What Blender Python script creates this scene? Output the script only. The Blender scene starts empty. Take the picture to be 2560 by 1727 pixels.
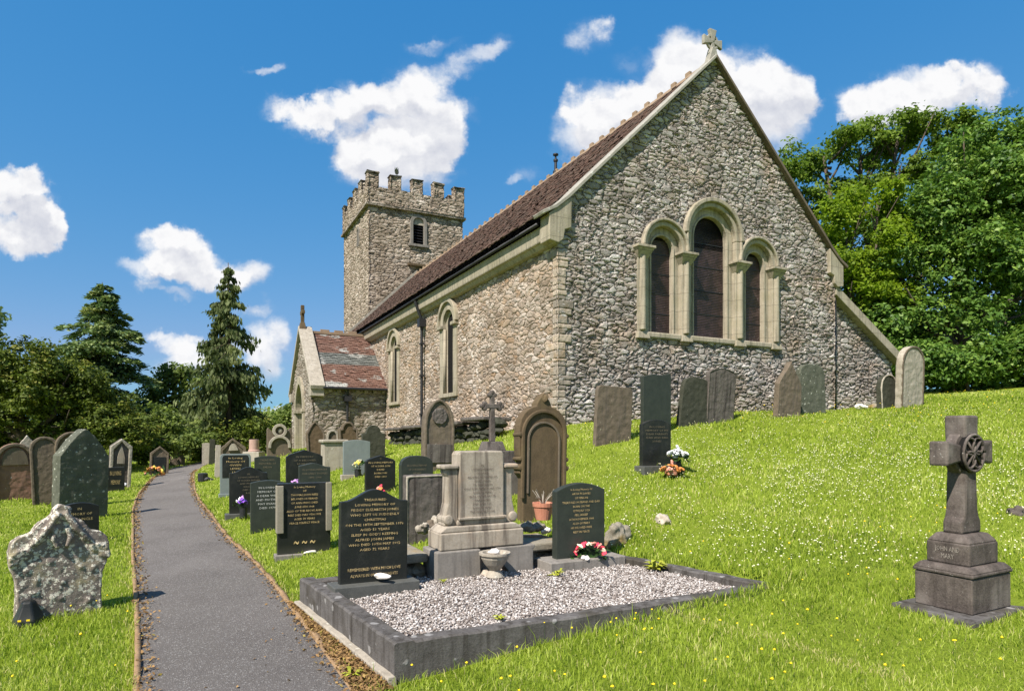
import bpy, bmesh, math, random
import numpy as np
from mathutils import Vector, Matrix
random.seed(7); RNG = np.random.default_rng(11)
D = bpy.data; SC = bpy.context.scene; COL = SC.collection
R = math.radians; PI = math.pi

# ------------------------------------------------------------------ camera, sky, sun, exposure
F, U0, V0 = 1574.0, 1280.0, 1085.0          # focal length and horizon of the photograph, in its own pixels
CH = 1.6
cam_d = D.cameras.new('camera'); cam = D.objects.new('camera', cam_d); COL.objects.link(cam)
cam.location = (0, 0, CH); cam.rotation_euler = (R(90), 0, 0)
cam_d.sensor_width = 36; cam_d.lens = F / 2560 * 36; cam_d.shift_y = (V0 - 863.5) / 2560
cam_d.clip_start = 0.1; cam_d.clip_end = 6000
SC.camera = cam
SUN_DIR = Vector((-0.55, -0.835, 0)).normalized()   # horizontal direction towards the sun
SUN_EL = R(50)
sun_d = D.lights.new('sun', 'SUN'); sun = D.objects.new('sun', sun_d); COL.objects.link(sun)
sun_d.energy = 5.0; sun_d.angle = R(0.53); sun_d.color = (1.0, 0.925, 0.84)
to_sun = Vector((SUN_DIR.x * math.cos(SUN_EL), SUN_DIR.y * math.cos(SUN_EL), math.sin(SUN_EL)))
sun.rotation_euler = to_sun.to_track_quat('Z', 'Y').to_euler(); sun.location = (-20, -20, 40)
SC.view_settings.view_transform = 'Standard'; SC.view_settings.look = 'None'
SC.view_settings.exposure = 0.75; SC.view_settings.gamma = 1; SC.view_settings.use_curve_mapping = False
SKY_STRENGTH = 0.135

# ------------------------------------------------------------------ node helpers
def link(nt, a, b): nt.links.new(a, b)
def node(nt, typ, props=None, **ins):
    n = nt.nodes.new(typ)
    for k, v in (props or {}).items(): setattr(n, k, v)
    for k, v in ins.items():
        key = int(k[1:]) if k[0] == '_' and k[1:].isdigit() else k.replace('__', ' ')
        s = n.inputs[key]
        if isinstance(v, bpy.types.NodeSocket): nt.links.new(v, s)
        else: s.default_value = v
    return n
def mth(nt, op, a, b=0.0, clamp=False):
    n = nt.nodes.new('ShaderNodeMath'); n.operation = op; n.use_clamp = clamp
    for i, v in enumerate((a, b)):
        if isinstance(v, bpy.types.NodeSocket): nt.links.new(v, n.inputs[i])
        else: n.inputs[i].default_value = v
    return n.outputs[0]
def vmt(nt, op, a, b=(0, 0, 0)):
    n = nt.nodes.new('ShaderNodeVectorMath'); n.operation = op
    for i, v in enumerate((a, b)):
        if isinstance(v, bpy.types.NodeSocket): nt.links.new(v, n.inputs[i])
        elif op == 'SCALE' and i == 1: n.inputs['Scale'].default_value = v
        else: n.inputs[i].default_value = v
    return n.outputs['Value'] if op in ('DOT_PRODUCT', 'LENGTH') else n.outputs[0]
def sstep(nt, x, a, b, lo=0.0, hi=1.0):
    n = nt.nodes.new('ShaderNodeMapRange'); n.interpolation_type = 'SMOOTHSTEP'
    nt.links.new(x, n.inputs['Value'])
    for k, v in (('From Min', a), ('From Max', b), ('To Min', lo), ('To Max', hi)): n.inputs[k].default_value = v
    return n.outputs[0]
def mix(nt, fac, a, b, mode='MIX'):
    n = nt.nodes.new('ShaderNodeMix'); n.data_type = 'RGBA'; n.blend_type = mode; n.clamp_factor = True
    for s, v in ((n.inputs[0], fac), (n.inputs[6], a), (n.inputs[7], b)):
        if isinstance(v, bpy.types.NodeSocket): nt.links.new(v, s)
        else: s.default_value = v if not isinstance(v, tuple) or len(v) == 4 else (*v, 1)
    return n.outputs[2]
def ramp(nt, fac, stops, interp='LINEAR'):
    n = nt.nodes.new('ShaderNodeValToRGB'); cr = n.color_ramp; cr.interpolation = interp
    while len(cr.elements) > len(stops): cr.elements.remove(cr.elements[-1])
    while len(cr.elements) < len(stops): cr.elements.new(0.5)
    for e, (p, c) in zip(cr.elements, stops): e.position = p; e.color = (*c, 1) if len(c) == 3 else c
    nt.links.new(fac, n.inputs[0]); return n.outputs[0]
def noise(nt, vec, scale, detail=4, rough=0.55, dist=0.0):
    n = node(nt, 'ShaderNodeTexNoise', None, Vector=vec, Scale=scale, Detail=detail, Roughness=rough, Distortion=dist)
    return n.outputs['Fac'], n.outputs['Color']
def newmat(name):
    m = D.materials.new(name); m.use_nodes = True; nt = m.node_tree; nt.nodes.clear()
    out = nt.nodes.new('ShaderNodeOutputMaterial'); return m, nt, out
def principled(nt, out, color, rough=0.8, spec=0.3, normal=None, metallic=0.0):
    p = nt.nodes.new('ShaderNodeBsdfPrincipled')
    for k, v in (('Base Color', color), ('Roughness', rough), ('Specular IOR Level', spec), ('Metallic', metallic)):
        if isinstance(v, bpy.types.NodeSocket): nt.links.new(v, p.inputs[k])
        else: p.inputs[k].default_value = (*v, 1) if isinstance(v, tuple) and len(v) == 3 else v
    if normal is not None: nt.links.new(normal, p.inputs['Normal'])
    nt.links.new(p.outputs[0], out.inputs['Surface']); return p
def bump(nt, h, dist=0.01, strength=1.0, normal=None):
    n = nt.nodes.new('ShaderNodeBump'); n.inputs['Distance'].default_value = dist; n.inputs['Strength'].default_value = strength
    nt.links.new(h, n.inputs['Height'])
    if normal is not None: nt.links.new(normal, n.inputs['Normal'])
    return n.outputs[0]

# ------------------------------------------------------------------ world: Nishita sky with cumulus clouds by direction
W = D.worlds.new('World'); SC.world = W; W.use_nodes = True
nt = W.node_tree; nt.nodes.clear()
wo = nt.nodes.new('ShaderNodeOutputWorld'); bg = nt.nodes.new('ShaderNodeBackground')
sky = nt.nodes.new('ShaderNodeTexSky'); sky.sky_type = 'NISHITA'; sky.sun_disc = False
sky.sun_elevation = SUN_EL; sky.sun_rotation = math.atan2(SUN_DIR.x, SUN_DIR.y)
sky.air_density = 1.0; sky.dust_density = 0.35; sky.ozone_density = 2.5; sky.altitude = 50
EXPF = SKY_STRENGTH * 2 ** SC.view_settings.exposure
sc_ = node(nt, 'ShaderNodeSeparateColor', None, Color=sky.outputs[0])
def tone(ch, k, g): return mth(nt, 'MULTIPLY', mth(nt, 'POWER', mth(nt, 'MULTIPLY', ch, 0.1485), g), k / EXPF)
skyrgb = node(nt, 'ShaderNodeCombineColor', None, Red=mth(nt, 'MINIMUM', tone(sc_.outputs[0], .72, 1.36), .27 / EXPF), Green=tone(sc_.outputs[1], .545, .53), Blue=tone(sc_.outputs[2], .765, .30))
tc = nt.nodes.new('ShaderNodeTexCoord'); sep = node(nt, 'ShaderNodeSeparateXYZ', None, Vector=tc.outputs['Generated'])
dy = mth(nt, 'MAXIMUM', sep.outputs[1], 0.02)
cx = mth(nt, 'DIVIDE', sep.outputs[0], dy); cz = mth(nt, 'DIVIDE', sep.outputs[2], dy)
pv = node(nt, 'ShaderNodeCombineXYZ', None, X=cx, Y=cz, Z=0.0).outputs[0]
_, nc1 = noise(nt, pv, 7.0, 3, 0.5); _, nc2 = noise(nt, pv, 26.0, 4, 0.6)
wv = vmt(nt, 'SCALE', vmt(nt, 'SUBTRACT', nc1, (0.5, 0.5, 0.5)), 0.075)
wv2 = vmt(nt, 'SCALE', vmt(nt, 'SUBTRACT', nc2, (0.5, 0.5, 0.5)), 0.05)
pw = vmt(nt, 'ADD', pv, vmt(nt, 'ADD', wv, wv2))
pw = vmt(nt, 'MULTIPLY', pw, (1, 1, 0))
# cumulus lobes: azimuth-plane centre and radii (in units of 1/1429 of the plane one metre ahead), weight
CLOUDS = [(35,480,85,95,1.3),(85,505,50,62,1.2),(25,425,62,50,1.2),(70,400,36,30,1),(50,550,62,42,1),(118,480,30,30,.6),
 (400,565,75,55,1.3),(345,612,76,32,1.1),(440,605,80,42,1.3),(570,620,58,45,1.2),(505,632,60,28,1),(398,535,45,34,1),(320,655,40,14,.7),(400,665,50,14,.7),(575,700,55,14,.7),
 (965,265,82,90,1.4),(880,335,115,62,1.4),(830,360,75,60,1.2),(945,375,85,62,1.3),(1000,300,45,60,1),(1045,150,55,30,.45),(1115,112,36,26,.5),(930,155,50,30,.5),(985,98,60,18,.4),(830,215,62,48,1.1),(760,255,80,42,1.2),(690,268,66,34,1),(630,248,45,26,.75),(900,210,92,42,1),(985,165,75,36,.62),(1090,125,62,22,.5),(960,105,50,18,.45),(1060,255,40,28,.5),
 (1560,140,78,72,1.4),(1660,185,120,85,1.5),(1745,235,105,95,1.5),(1810,225,55,50,1),(1550,225,130,75,1.4),(1410,240,125,60,1.3),(1330,310,75,62,1.2),(1440,300,110,70,1.3),(1300,250,45,34,.7),(1430,130,40,30,.45),
 (1338,70,58,44,.95),(1370,55,30,26,.5),(2100,220,135,60,1.4),(2000,245,100,50,1.3),(2205,205,75,55,1.1),(2150,170,50,30,.7),(1960,262,60,40,1),(2260,215,30,25,.6),
 (475,790,95,32,1),(400,770,60,22,.8),(600,780,42,66,1.2),(420,835,75,40,1),(350,760,36,14,.6),(635,920,36,18,1),(612,152,30,16,.85),(570,150,22,10,.4),(1195,390,48,22,.5),(1160,400,24,14,.4)]
acc = None; accup = None
for (u, v, a, b, wgt) in CLOUDS:
    c = ((u - 1162) / 1429, (985 - v) / 1429, 0)
    q = vmt(nt, 'MULTIPLY', vmt(nt, 'SUBTRACT', pw, c), (1429 / (a * 1.28), 1429 / (b * 1.28), 0))
    d = mth(nt, 'SUBTRACT', 1.0, vmt(nt, 'DOT_PRODUCT', q, q), True)
    d = mth(nt, 'MULTIPLY', d, wgt)
    acc = d if acc is None else mth(nt, 'ADD', acc, d)
    if wgt >= .9:      # the same lobe looked at from a little lower: how much cloud hangs above a point
        q = vmt(nt, 'MULTIPLY', vmt(nt, 'SUBTRACT', pw, (c[0] + .008, c[1] - .034, 0)), (1429 / (a * 1.28), 1429 / (b * 1.28), 0))
        d = mth(nt, 'MULTIPLY', mth(nt, 'SUBTRACT', 1.0, vmt(nt, 'DOT_PRODUCT', q, q), True), wgt); accup = d if accup is None else mth(nt, 'ADD', accup, d)
nf, _ = noise(nt, pv, 12.0, 10, 0.62)
nf2, _ = noise(nt, vmt(nt, 'ADD', pv, (0.006, 0.012, 0)), 12.0, 6, 0.58)
dens = mth(nt, 'MULTIPLY', acc, mth(nt, 'ADD', mth(nt, 'MULTIPLY', mth(nt, 'SUBTRACT', nf, .5), 2.6), 1.0, True))
front = sstep(nt, sep.outputs[1], 0.05, 0.15)
alpha = mth(nt, 'MULTIPLY', mth(nt, 'MAXIMUM', sstep(nt, dens, 0.22, 1.30), sstep(nt, mth(nt, 'MULTIPLY', acc, nf2), .02, 1.1, 0, .55)), front)
relief = mth(nt, 'MULTIPLY', mth(nt, 'SUBTRACT', nf2, nf), 4.0)
nlow, _ = noise(nt, pv, 5.0, 2, 0.5); nmid, _ = noise(nt, pv, 11.0, 4, 0.6)
thick = sstep(nt, mth(nt, 'SUBTRACT', accup, mth(nt, 'MULTIPLY', acc, .55)), -.15, .75)
shade = mth(nt, 'ADD', mth(nt, 'ADD', mth(nt, 'MULTIPLY', thick, 0.62), mth(nt, 'MULTIPLY', mth(nt, 'SUBTRACT', nmid, .5), 0.7)), mth(nt, 'MULTIPLY', relief, .6), True)
# unseen broken cloud added behind and above the camera to whiten the fill light
bn, _ = noise(nt, tc.outputs['Generated'], 2.6, 5, .6)
rest = mth(nt, 'MAXIMUM', sstep(nt, sep.outputs[1], .45, .2), sstep(nt, sep.outputs[2], .62, .75))
rear = mth(nt, 'MULTIPLY', mth(nt, 'MULTIPLY', sstep(nt, bn, .53, .66), rest), sstep(nt, sep.outputs[2], -.02, .05))
alpha = mth(nt, 'MAXIMUM', alpha, rear)
cl = lambda c: tuple(x / EXPF for x in c)
cloudc = mix(nt, shade, cl((.97, .97, .98)), cl((.62, .645, .73)))
skyc = mix(nt, alpha, skyrgb.outputs[0], cloudc)
link(nt, skyc, bg.inputs[0]); bg.inputs[1].default_value = SKY_STRENGTH
link(nt, bg.outputs[0], wo.inputs[0])

# ------------------------------------------------------------------ scene bookkeeping
def tag(o, label=None, cat=None, group=None, kind=None):
    if label: o['label'] = label
    if cat: o['category'] = cat
    if group: o['group'] = group
    if kind: o['kind'] = kind
    return o
def empty(name, loc, rz=0.0, rx=0.0, ry=0.0):
    o = D.objects.new(name, None); COL.objects.link(o); o.empty_display_size = 0.2
    o.location = loc; o.rotation_mode = 'XYZ'
    o.rotation_euler = (Matrix.Rotation(rz, 3, 'Z') @ Matrix.Rotation(rx, 3, 'X') @ Matrix.Rotation(ry, 3, 'Y')).to_euler()
    return o
def np_mesh(name, verts, faces, mat, parent=None, attrs=None, smooth=False):
    verts = np.asarray(verts, np.float32); faces = np.asarray(faces, np.int32)
    me = D.meshes.new(name); n, k = faces.shape
    me.vertices.add(len(verts)); me.vertices.foreach_set('co', verts.ravel())
    me.loops.add(n * k); me.loops.foreach_set('vertex_index', faces.ravel())
    me.polygons.add(n); me.polygons.foreach_set('loop_start', np.arange(0, n * k, k, dtype=np.int32))
    try: me.polygons.foreach_set('loop_total', np.full(n, k, np.int32))
    except Exception: pass
    if smooth: me.polygons.foreach_set('use_smooth', np.ones(n, bool))
    for an, av in (attrs or {}).items():
        at = me.attributes.new(an, 'FLOAT', 'POINT'); at.data.foreach_set('value', np.asarray(av, np.float32))
    me.update(calc_edges=True)
    if mat: me.materials.append(mat)
    o = D.objects.new(name, me); COL.objects.link(o)
    if parent: o.parent = parent
    return o
class MB:
    def __init__(s): s.v = []; s.f = []
    def add(s, vs, fs, M=None):
        b = len(s.v); s.v += [tuple(M @ Vector(p)) if M else tuple(p) for p in vs]; s.f += [tuple(b + i for i in f) for f in fs]; return s
    def box(s, x0, x1, y0, y1, z0, z1, M=None, taper=0.0):
        t = taper
        vs = [(x0,y0,z0),(x1,y0,z0),(x1,y1,z0),(x0,y1,z0),(x0+t,y0+t,z1),(x1-t,y0+t,z1),(x1-t,y1-t,z1),(x0+t,y1-t,z1)]
        return s.add(vs, [(0,3,2,1),(4,5,6,7),(0,1,5,4),(1,2,6,5),(2,3,7,6),(3,0,4,7)], M)
    def prism(s, pts, y0, y1, M=None):       # polygon in x,z (counter-clockwise seen from -y) extruded along y
        n = len(pts); vs = [(x, y0, z) for x, z in pts] + [(x, y1, z) for x, z in pts]
        fs = [tuple(range(n)), tuple(range(2*n-1, n-1, -1))] + [((i+1) % n, i, n+i, n+(i+1) % n) for i in range(n)]
        return s.add(vs, fs, M)
    def band(s, inn, outr, y0, y1, M=None, closed=False):   # strip between two outlines, extruded along y
        n = len(inn); vs = [(x,y0,z) for x,z in inn] + [(x,y0,z) for x,z in outr] + [(x,y1,z) for x,z in inn] + [(x,y1,z) for x,z in outr]
        fs = []; m = n if closed else n - 1
        for i in range(m):
            j = (i + 1) % n
            fs += [(i, j, n+j, n+i), (2*n+j, 2*n+i, 3*n+i, 3*n+j), (j, i, 2*n+i, 2*n+j), (n+i, n+j, 3*n+j, 3*n+i)]
        if not closed: fs += [(0, n, 3*n, 2*n), (n-1, 3*n-1, 4*n-1, 2*n-1)]
        return s.add(vs, fs, M)
    def tube(s, pts, rad, n=8, M=None, cap=True):
        pts = [Vector(p) for p in pts]; rad = rad if isinstance(rad, (list, tuple)) else [rad] * len(pts)
        vs = []; up = Vector((0.13, 0.21, 0.97)).normalized()
        for i, p in enumerate(pts):
            t = (pts[min(i+1, len(pts)-1)] - pts[max(i-1, 0)]).normalized()
            a = t.cross(up)
            if a.length < 0.05: a = t.cross(Vector((1, 0, 0)))
            a.normalize(); b = t.cross(a)
            vs += [p + rad[i] * (math.cos(2*PI*k/n) * a + math.sin(2*PI*k/n) * b) for k in range(n)]
        fs = [(i*n+k, i*n+(k+1) % n, (i+1)*n+(k+1) % n, (i+1)*n+k) for i in range(len(pts)-1) for k in range(n)]
        if cap: fs += [tuple(range(n-1, -1, -1)), tuple((len(pts)-1)*n + k for k in range(n))]
        return s.add(vs, fs, M)
    def lathe(s, prof, n=16, M=None, sx=1.0, sy=1.0):
        vs = [(r*math.cos(2*PI*k/n)*sx, r*math.sin(2*PI*k/n)*sy, z) for r, z in prof for k in range(n)]
        fs = [(i*n+k, i*n+(k+1) % n, (i+1)*n+(k+1) % n, (i+1)*n+k) for i in range(len(prof)-1) for k in range(n)]
        fs += [tuple(range(n-1, -1, -1)), tuple((len(prof)-1)*n + k for k in range(n))]
        return s.add(vs, fs, M)
    def rock(s, c, sx, sy, sz, seed=0, sub=2, rough=0.18, M=None):
        bm = bmesh.new(); bmesh.ops.create_icosphere(bm, subdivisions=sub, radius=1); rr = random.Random(seed)
        ph = [(rr.uniform(-1, 1), rr.uniform(-1, 1), rr.uniform(-1, 1), rr.uniform(2, 5), rr.uniform(0, 6)) for _ in range(6)]
        vs = []
        for v in bm.verts:
            k = 1 + sum(rough / (i*.5+1) * math.sin(p[3] * (v.co.x*p[0] + v.co.y*p[1] + v.co.z*p[2]) + p[4]) for i, p in enumerate(ph))
            q = v.co * k
            vs.append((c[0] + q.x*sx, c[1] + q.y*sy, c[2] + q.z*sz))
        fs = [tuple(v.index for v in f.verts) for f in bm.faces]; bm.free()
        return s.add(vs, fs, M)
    def build(s, name, mat, parent=None, bevel=0.0, smooth=False, seg=2):
        me = D.meshes.new(name); me.from_pydata(s.v, [], s.f); me.validate(); me.update()
        if mat: me.materials.append(mat)
        if smooth: me.polygons.foreach_set('use_smooth', [True] * len(me.polygons))
        o = D.objects.new(name, me); COL.objects.link(o)
        if parent: o.parent = parent
        if bevel:
            b = o.modifiers.new('bevel', 'BEVEL'); b.width = bevel; b.segments = seg; b.limit_method = 'ANGLE'; b.angle_limit = R(35)
        return o
def arch(c, half, z0, zs, n=20, k=1.0, start=None):      # outline left foot -> arch -> right foot; k>1 makes a pointed head
    pts = [(c - half, z0)] if z0 is not None else []
    for i in range(n + 1):
        a = PI - PI * i / n; x = math.cos(a); z = math.sin(a)
        if k > 1: z = math.sqrt(max(0.0, (0.5 + k/2)**2 - (abs(x) + (k/2 - 0.5))**2))
        pts.append((c + half * x, zs + half * z))
    if z0 is not None: pts.append((c + half, z0))
    return pts

CLD = {}
def roughen(o, voxel, strength, size):
    if size not in CLD:
        t = D.textures.new('stone_roughness', 'CLOUDS'); t.noise_scale = size; t.noise_depth = 3; CLD[size] = t
    m = o.modifiers.new('remesh', 'REMESH'); m.mode = 'VOXEL'; m.voxel_size = voxel; m.use_smooth_shade = True
    m = o.modifiers.new('displace', 'DISPLACE'); m.texture = CLD[size]; m.strength = strength; m.mid_level = .5; m.texture_coords = 'LOCAL'
# ------------------------------------------------------------------ survey: ground heights and pixel rays
CTRL = np.array([(-1.6,3.9,0),(-2.6,5.6,0),(-4.4,8.6,0),(-7.5,14,0),(-11,20,0),(-14,26.3,0),(-16.4,33,.02),(-1.2,2,0),(0,0,0),(0,-6,-.1),(-9,-5,0),(9,-5,.1),
 (-5,4,-.02),(-8,8,0),(-13,14,0),(-18,22,0),(-25,30,0),(-32,48,0),(-20,46,.1),(-40,12,0),(-42,-5,0),
 (-.75,4.03,0),(-1.98,5.87,0),(-1.4,5.0,0),(2.39,5.5,.30),(1.6,5.12,.235),(.8,4.75,.165),(.1,4.4,.08),(1.16,7.45,.3),(-.4,6.7,.16),
 (.5,3.4,.06),(1.5,3.2,.12),(3,3,.2),(4.7,4.5,.36),(3.4,4.7,.3),(2,2,.1),(6,3,.4),
 (.9,12.5,1.73),(-1.8,17.86,1.55),(-4.5,23.2,1.38),(-8.1,30.4,1.2),(-7.2,22.4,1.1),(-9.5,27.5,1.0),(-11,25.5,.4),(-12.5,30,.4),
 (-3.6,14.5,.64),(0,8.3,.42),(-1,9.5,.58),(-.5,10.8,.98),(-6,17,.46),(-3.2,10.5,.28),(-3,8.2,.1),
 (1.5,9,.72),(2.3,10,1.0),(4.5,12,1.55),(5,13.8,2.0),(8.4,16.3,2.22),(10.6,17.5,2.48),(14,18,2.68),(20,20,3.3),(9,10,1.4),(6,8,.98),(4,7,.6),(5,6.2,.6),(8,6.5,.85),(12,9,1.5),(20,8,2.0),
 (16,26,3.2),(26,32,4.2),(20,48,4.2),(5,48,2),(-5,48,1.2),(26,0,1.2)], float)
_cxy = CTRL[:, :2]
def _phi(d2): return np.sqrt(d2 + 1.0)
_A = _phi(((_cxy[:, None] - _cxy[None]) ** 2).sum(-1)); _n = len(CTRL)
_M = np.zeros((_n + 1, _n + 1)); _M[:_n, :_n] = _A - 0.015 * np.eye(_n); _M[:_n, _n] = 1; _M[_n, :_n] = 1
_w = np.linalg.solve(_M, np.append(CTRL[:, 2], 0))
def ground_np(x, y):
    x = np.clip(np.asarray(x, float), -42, 26); y = np.clip(np.asarray(y, float), -6, 48)
    sh = x.shape; P = np.stack([x.ravel(), y.ravel()], 1); out = np.empty(len(P))
    for i in range(0, len(P), 40000):
        q = P[i:i+40000]; out[i:i+40000] = _phi(((q[:, None] - _cxy[None]) ** 2).sum(-1)) @ _w[:_n] + _w[_n]
    return out.reshape(sh)
def ground(x, y): return float(ground_np(np.array([x]), np.array([y]))[0])
def gpt(u, v, y0=2.0, y1=60.0):              # where the sight line through a point of the photograph meets the ground
    r = (u - U0) / F; s = (V0 - v) / F
    ys = np.linspace(y0, y1, 1500); h = CH + s * ys - ground_np(r * ys, ys)
    idx = np.where(h <= 0)[0]
    y = ys[idx[0]] if len(idx) else y1
    return Vector((r * y, y, ground(r * y, y)))
def P3(u, v, y): return Vector(((u - U0) / F * y, y, CH + (V0 - v) / F * y))
z2 = lambda x, y: (400 + x / 3.137, 1050 + y / 3.137)
z3 = lambda x, y: (700 + x / 2.613, 950 + y / 2.613)
z4 = lambda x, y: (1350 + x / 2.614, 900 + y / 2.614)
z5 = lambda x, y: (1900 + x / 2.239, 900 + y / 2.239)
zL = lambda x, y: (x / 6.03, 1060 + y / 6.03)
PHI = math.atan2(.45, .893); CP, SP = math.cos(PHI), math.sin(PHI)
C0 = Vector((.9, 12.5, 0))
def church_xy(x, y): return (C0.x + CP*x - SP*y, C0.y + SP*x + CP*y)
def to_church(X, Y): dx, dy_ = X - C0.x, Y - C0.y; return CP*dx + SP*dy_, -SP*dx + CP*dy_

PATH_R = [(.6,0.9),(-.2,2.4),(-.994,3.92),(-1.99,5.715),(-2.906,7.26),(-4.6,9.95),(-8.26,16.35),(-11.3,22.3),(-13.2,26.4),(-15.0,31),(-16.0,35),(-16.4,40)]
PATH_L = [(-.8,0.9),(-1.5,2.4),(-2.30,3.92),(-3.255,5.51),(-5.18,8.63),(-6.6,11.0),(-8.33,13.86),(-11.6,19.9),(-14.25,25.4),(-16.0,30),(-17.3,35),(-17.9,40)]
def resample(P, n):
    P = np.array(P, float); s = np.r_[0, np.cumsum(np.hypot(*np.diff(P, axis=0).T))]
    t = np.linspace(0, s[-1], n); return np.stack([np.interp(t, s, P[:, 0]), np.interp(t, s, P[:, 1])], 1)
def smooth_line(P, n, it=25):
    Q = resample(P, n)
    for _ in range(it): Q[1:-1] = .25*Q[:-2] + .5*Q[1:-1] + .25*Q[2:]
    return Q
PL, PR = smooth_line(PATH_L, 220), smooth_line(PATH_R, 220)

PA_, PB_ = Vector((-.753, 4.03, 0)), Vector((-1.98, 5.87, 0)); ex = Vector((.893, .45, 0)).normalized(); ey = (PB_ - PA_).normalized(); LW, LD = 3.52, 2.2
def inplot(x, y, m=.0):
    dx, dy_ = x - PA_.x, y - PA_.y
    det = ex.x*ey.y - ex.y*ey.x; a = (dx*ey.y - dy_*ey.x) / det; c = (ex.x*dy_ - ex.y*dx) / det
    return (a > -m) & (a < LW + m - .25*np.clip(c/LD, 0, 1)) & (c > -m) & (c < LD + m)
# ------------------------------------------------------------------ materials
def coords(nt): return nt.nodes.new('ShaderNodeTexCoord').outputs['Object']
def m_plain(name, col, rough=0.6, spec=0.3, var=0.25, scale=20, metallic=0.0, bmp=0.0):
    m, nt, out = newmat(name); c = coords(nt); f, _ = noise(nt, c, scale, 5)
    a = tuple(x * (1 - var) for x in col); b = tuple(min(1, x * (1 + var)) for x in col)
    nrm = bump(nt, f, bmp) if bmp else None
    principled(nt, out, ramp(nt, f, [(.3, a), (.7, b)]), rough, spec, nrm, metallic); return m
def m_stone(name, c1, c2, rough=0.9, spot=None, spot_amt=0.5, spot_scale=14, streak=0.0, streak_col=(.06,.055,.05), patch=None, bmp=0.006, scale=5):
    m, nt, out = newmat(name); c = coords(nt)
    f1, _ = noise(nt, c, scale, 8, 0.65); f2, _ = noise(nt, c, scale * 11, 5, 0.7); f3, _ = noise(nt, c, scale * 0.45, 3)
    t = mth(nt, 'ADD', mth(nt, 'MULTIPLY', f1, 0.6), mth(nt, 'MULTIPLY', f2, 0.4))
    col = ramp(nt, t, [(.33, c1), (.66, c2)])
    h = mth(nt, 'ADD', f1, mth(nt, 'MULTIPLY', f2, 0.5))
    if patch:
        col = mix(nt, sstep(nt, f3, .5, .68), col, patch)
    if streak:
        sc = node(nt, 'ShaderNodeMapping', None, Vector=c); sc.inputs['Scale'].default_value = (14, 14, 0.9)
        fs, _ = noise(nt, sc.outputs[0], 1.0, 4, .6)
        col = mix(nt, mth(nt, 'MULTIPLY', sstep(nt, fs, .45, .7), streak), col, streak_col)
    if spot:
        dn, dc = noise(nt, c, spot_scale * 1.2, 3)
        cc = vmt(nt, 'ADD', c, vmt(nt, 'SCALE', vmt(nt, 'SUBTRACT', dc, (.5,.5,.5)), 0.06))
        vo = node(nt, 'ShaderNodeTexVoronoi', None, Vector=cc, Scale=spot_scale)
        fr = node(nt, 'ShaderNodeSeparateColor', None, Color=vo.outputs['Color']).outputs[0]
        fb, _ = noise(nt, c, spot_scale * .35, 4, .7)
        rad = mth(nt, 'MULTIPLY', mth(nt, 'ADD', fr, mth(nt, 'MULTIPLY', mth(nt, 'SUBTRACT', fb, .5), 2.2)), spot_amt)
        sp = sstep(nt, mth(nt, 'SUBTRACT', rad, vo.outputs['Distance']), 0.0, 0.10)
        col = mix(nt, sp, col, mix(nt, f2, tuple(x*.75 for x in spot), spot))
        h = mth(nt, 'ADD', h, mth(nt, 'MULTIPLY', sp, 0.35))
    principled(nt, out, col, rough, 0.25, bump(nt, h, bmp)); return m
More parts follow.
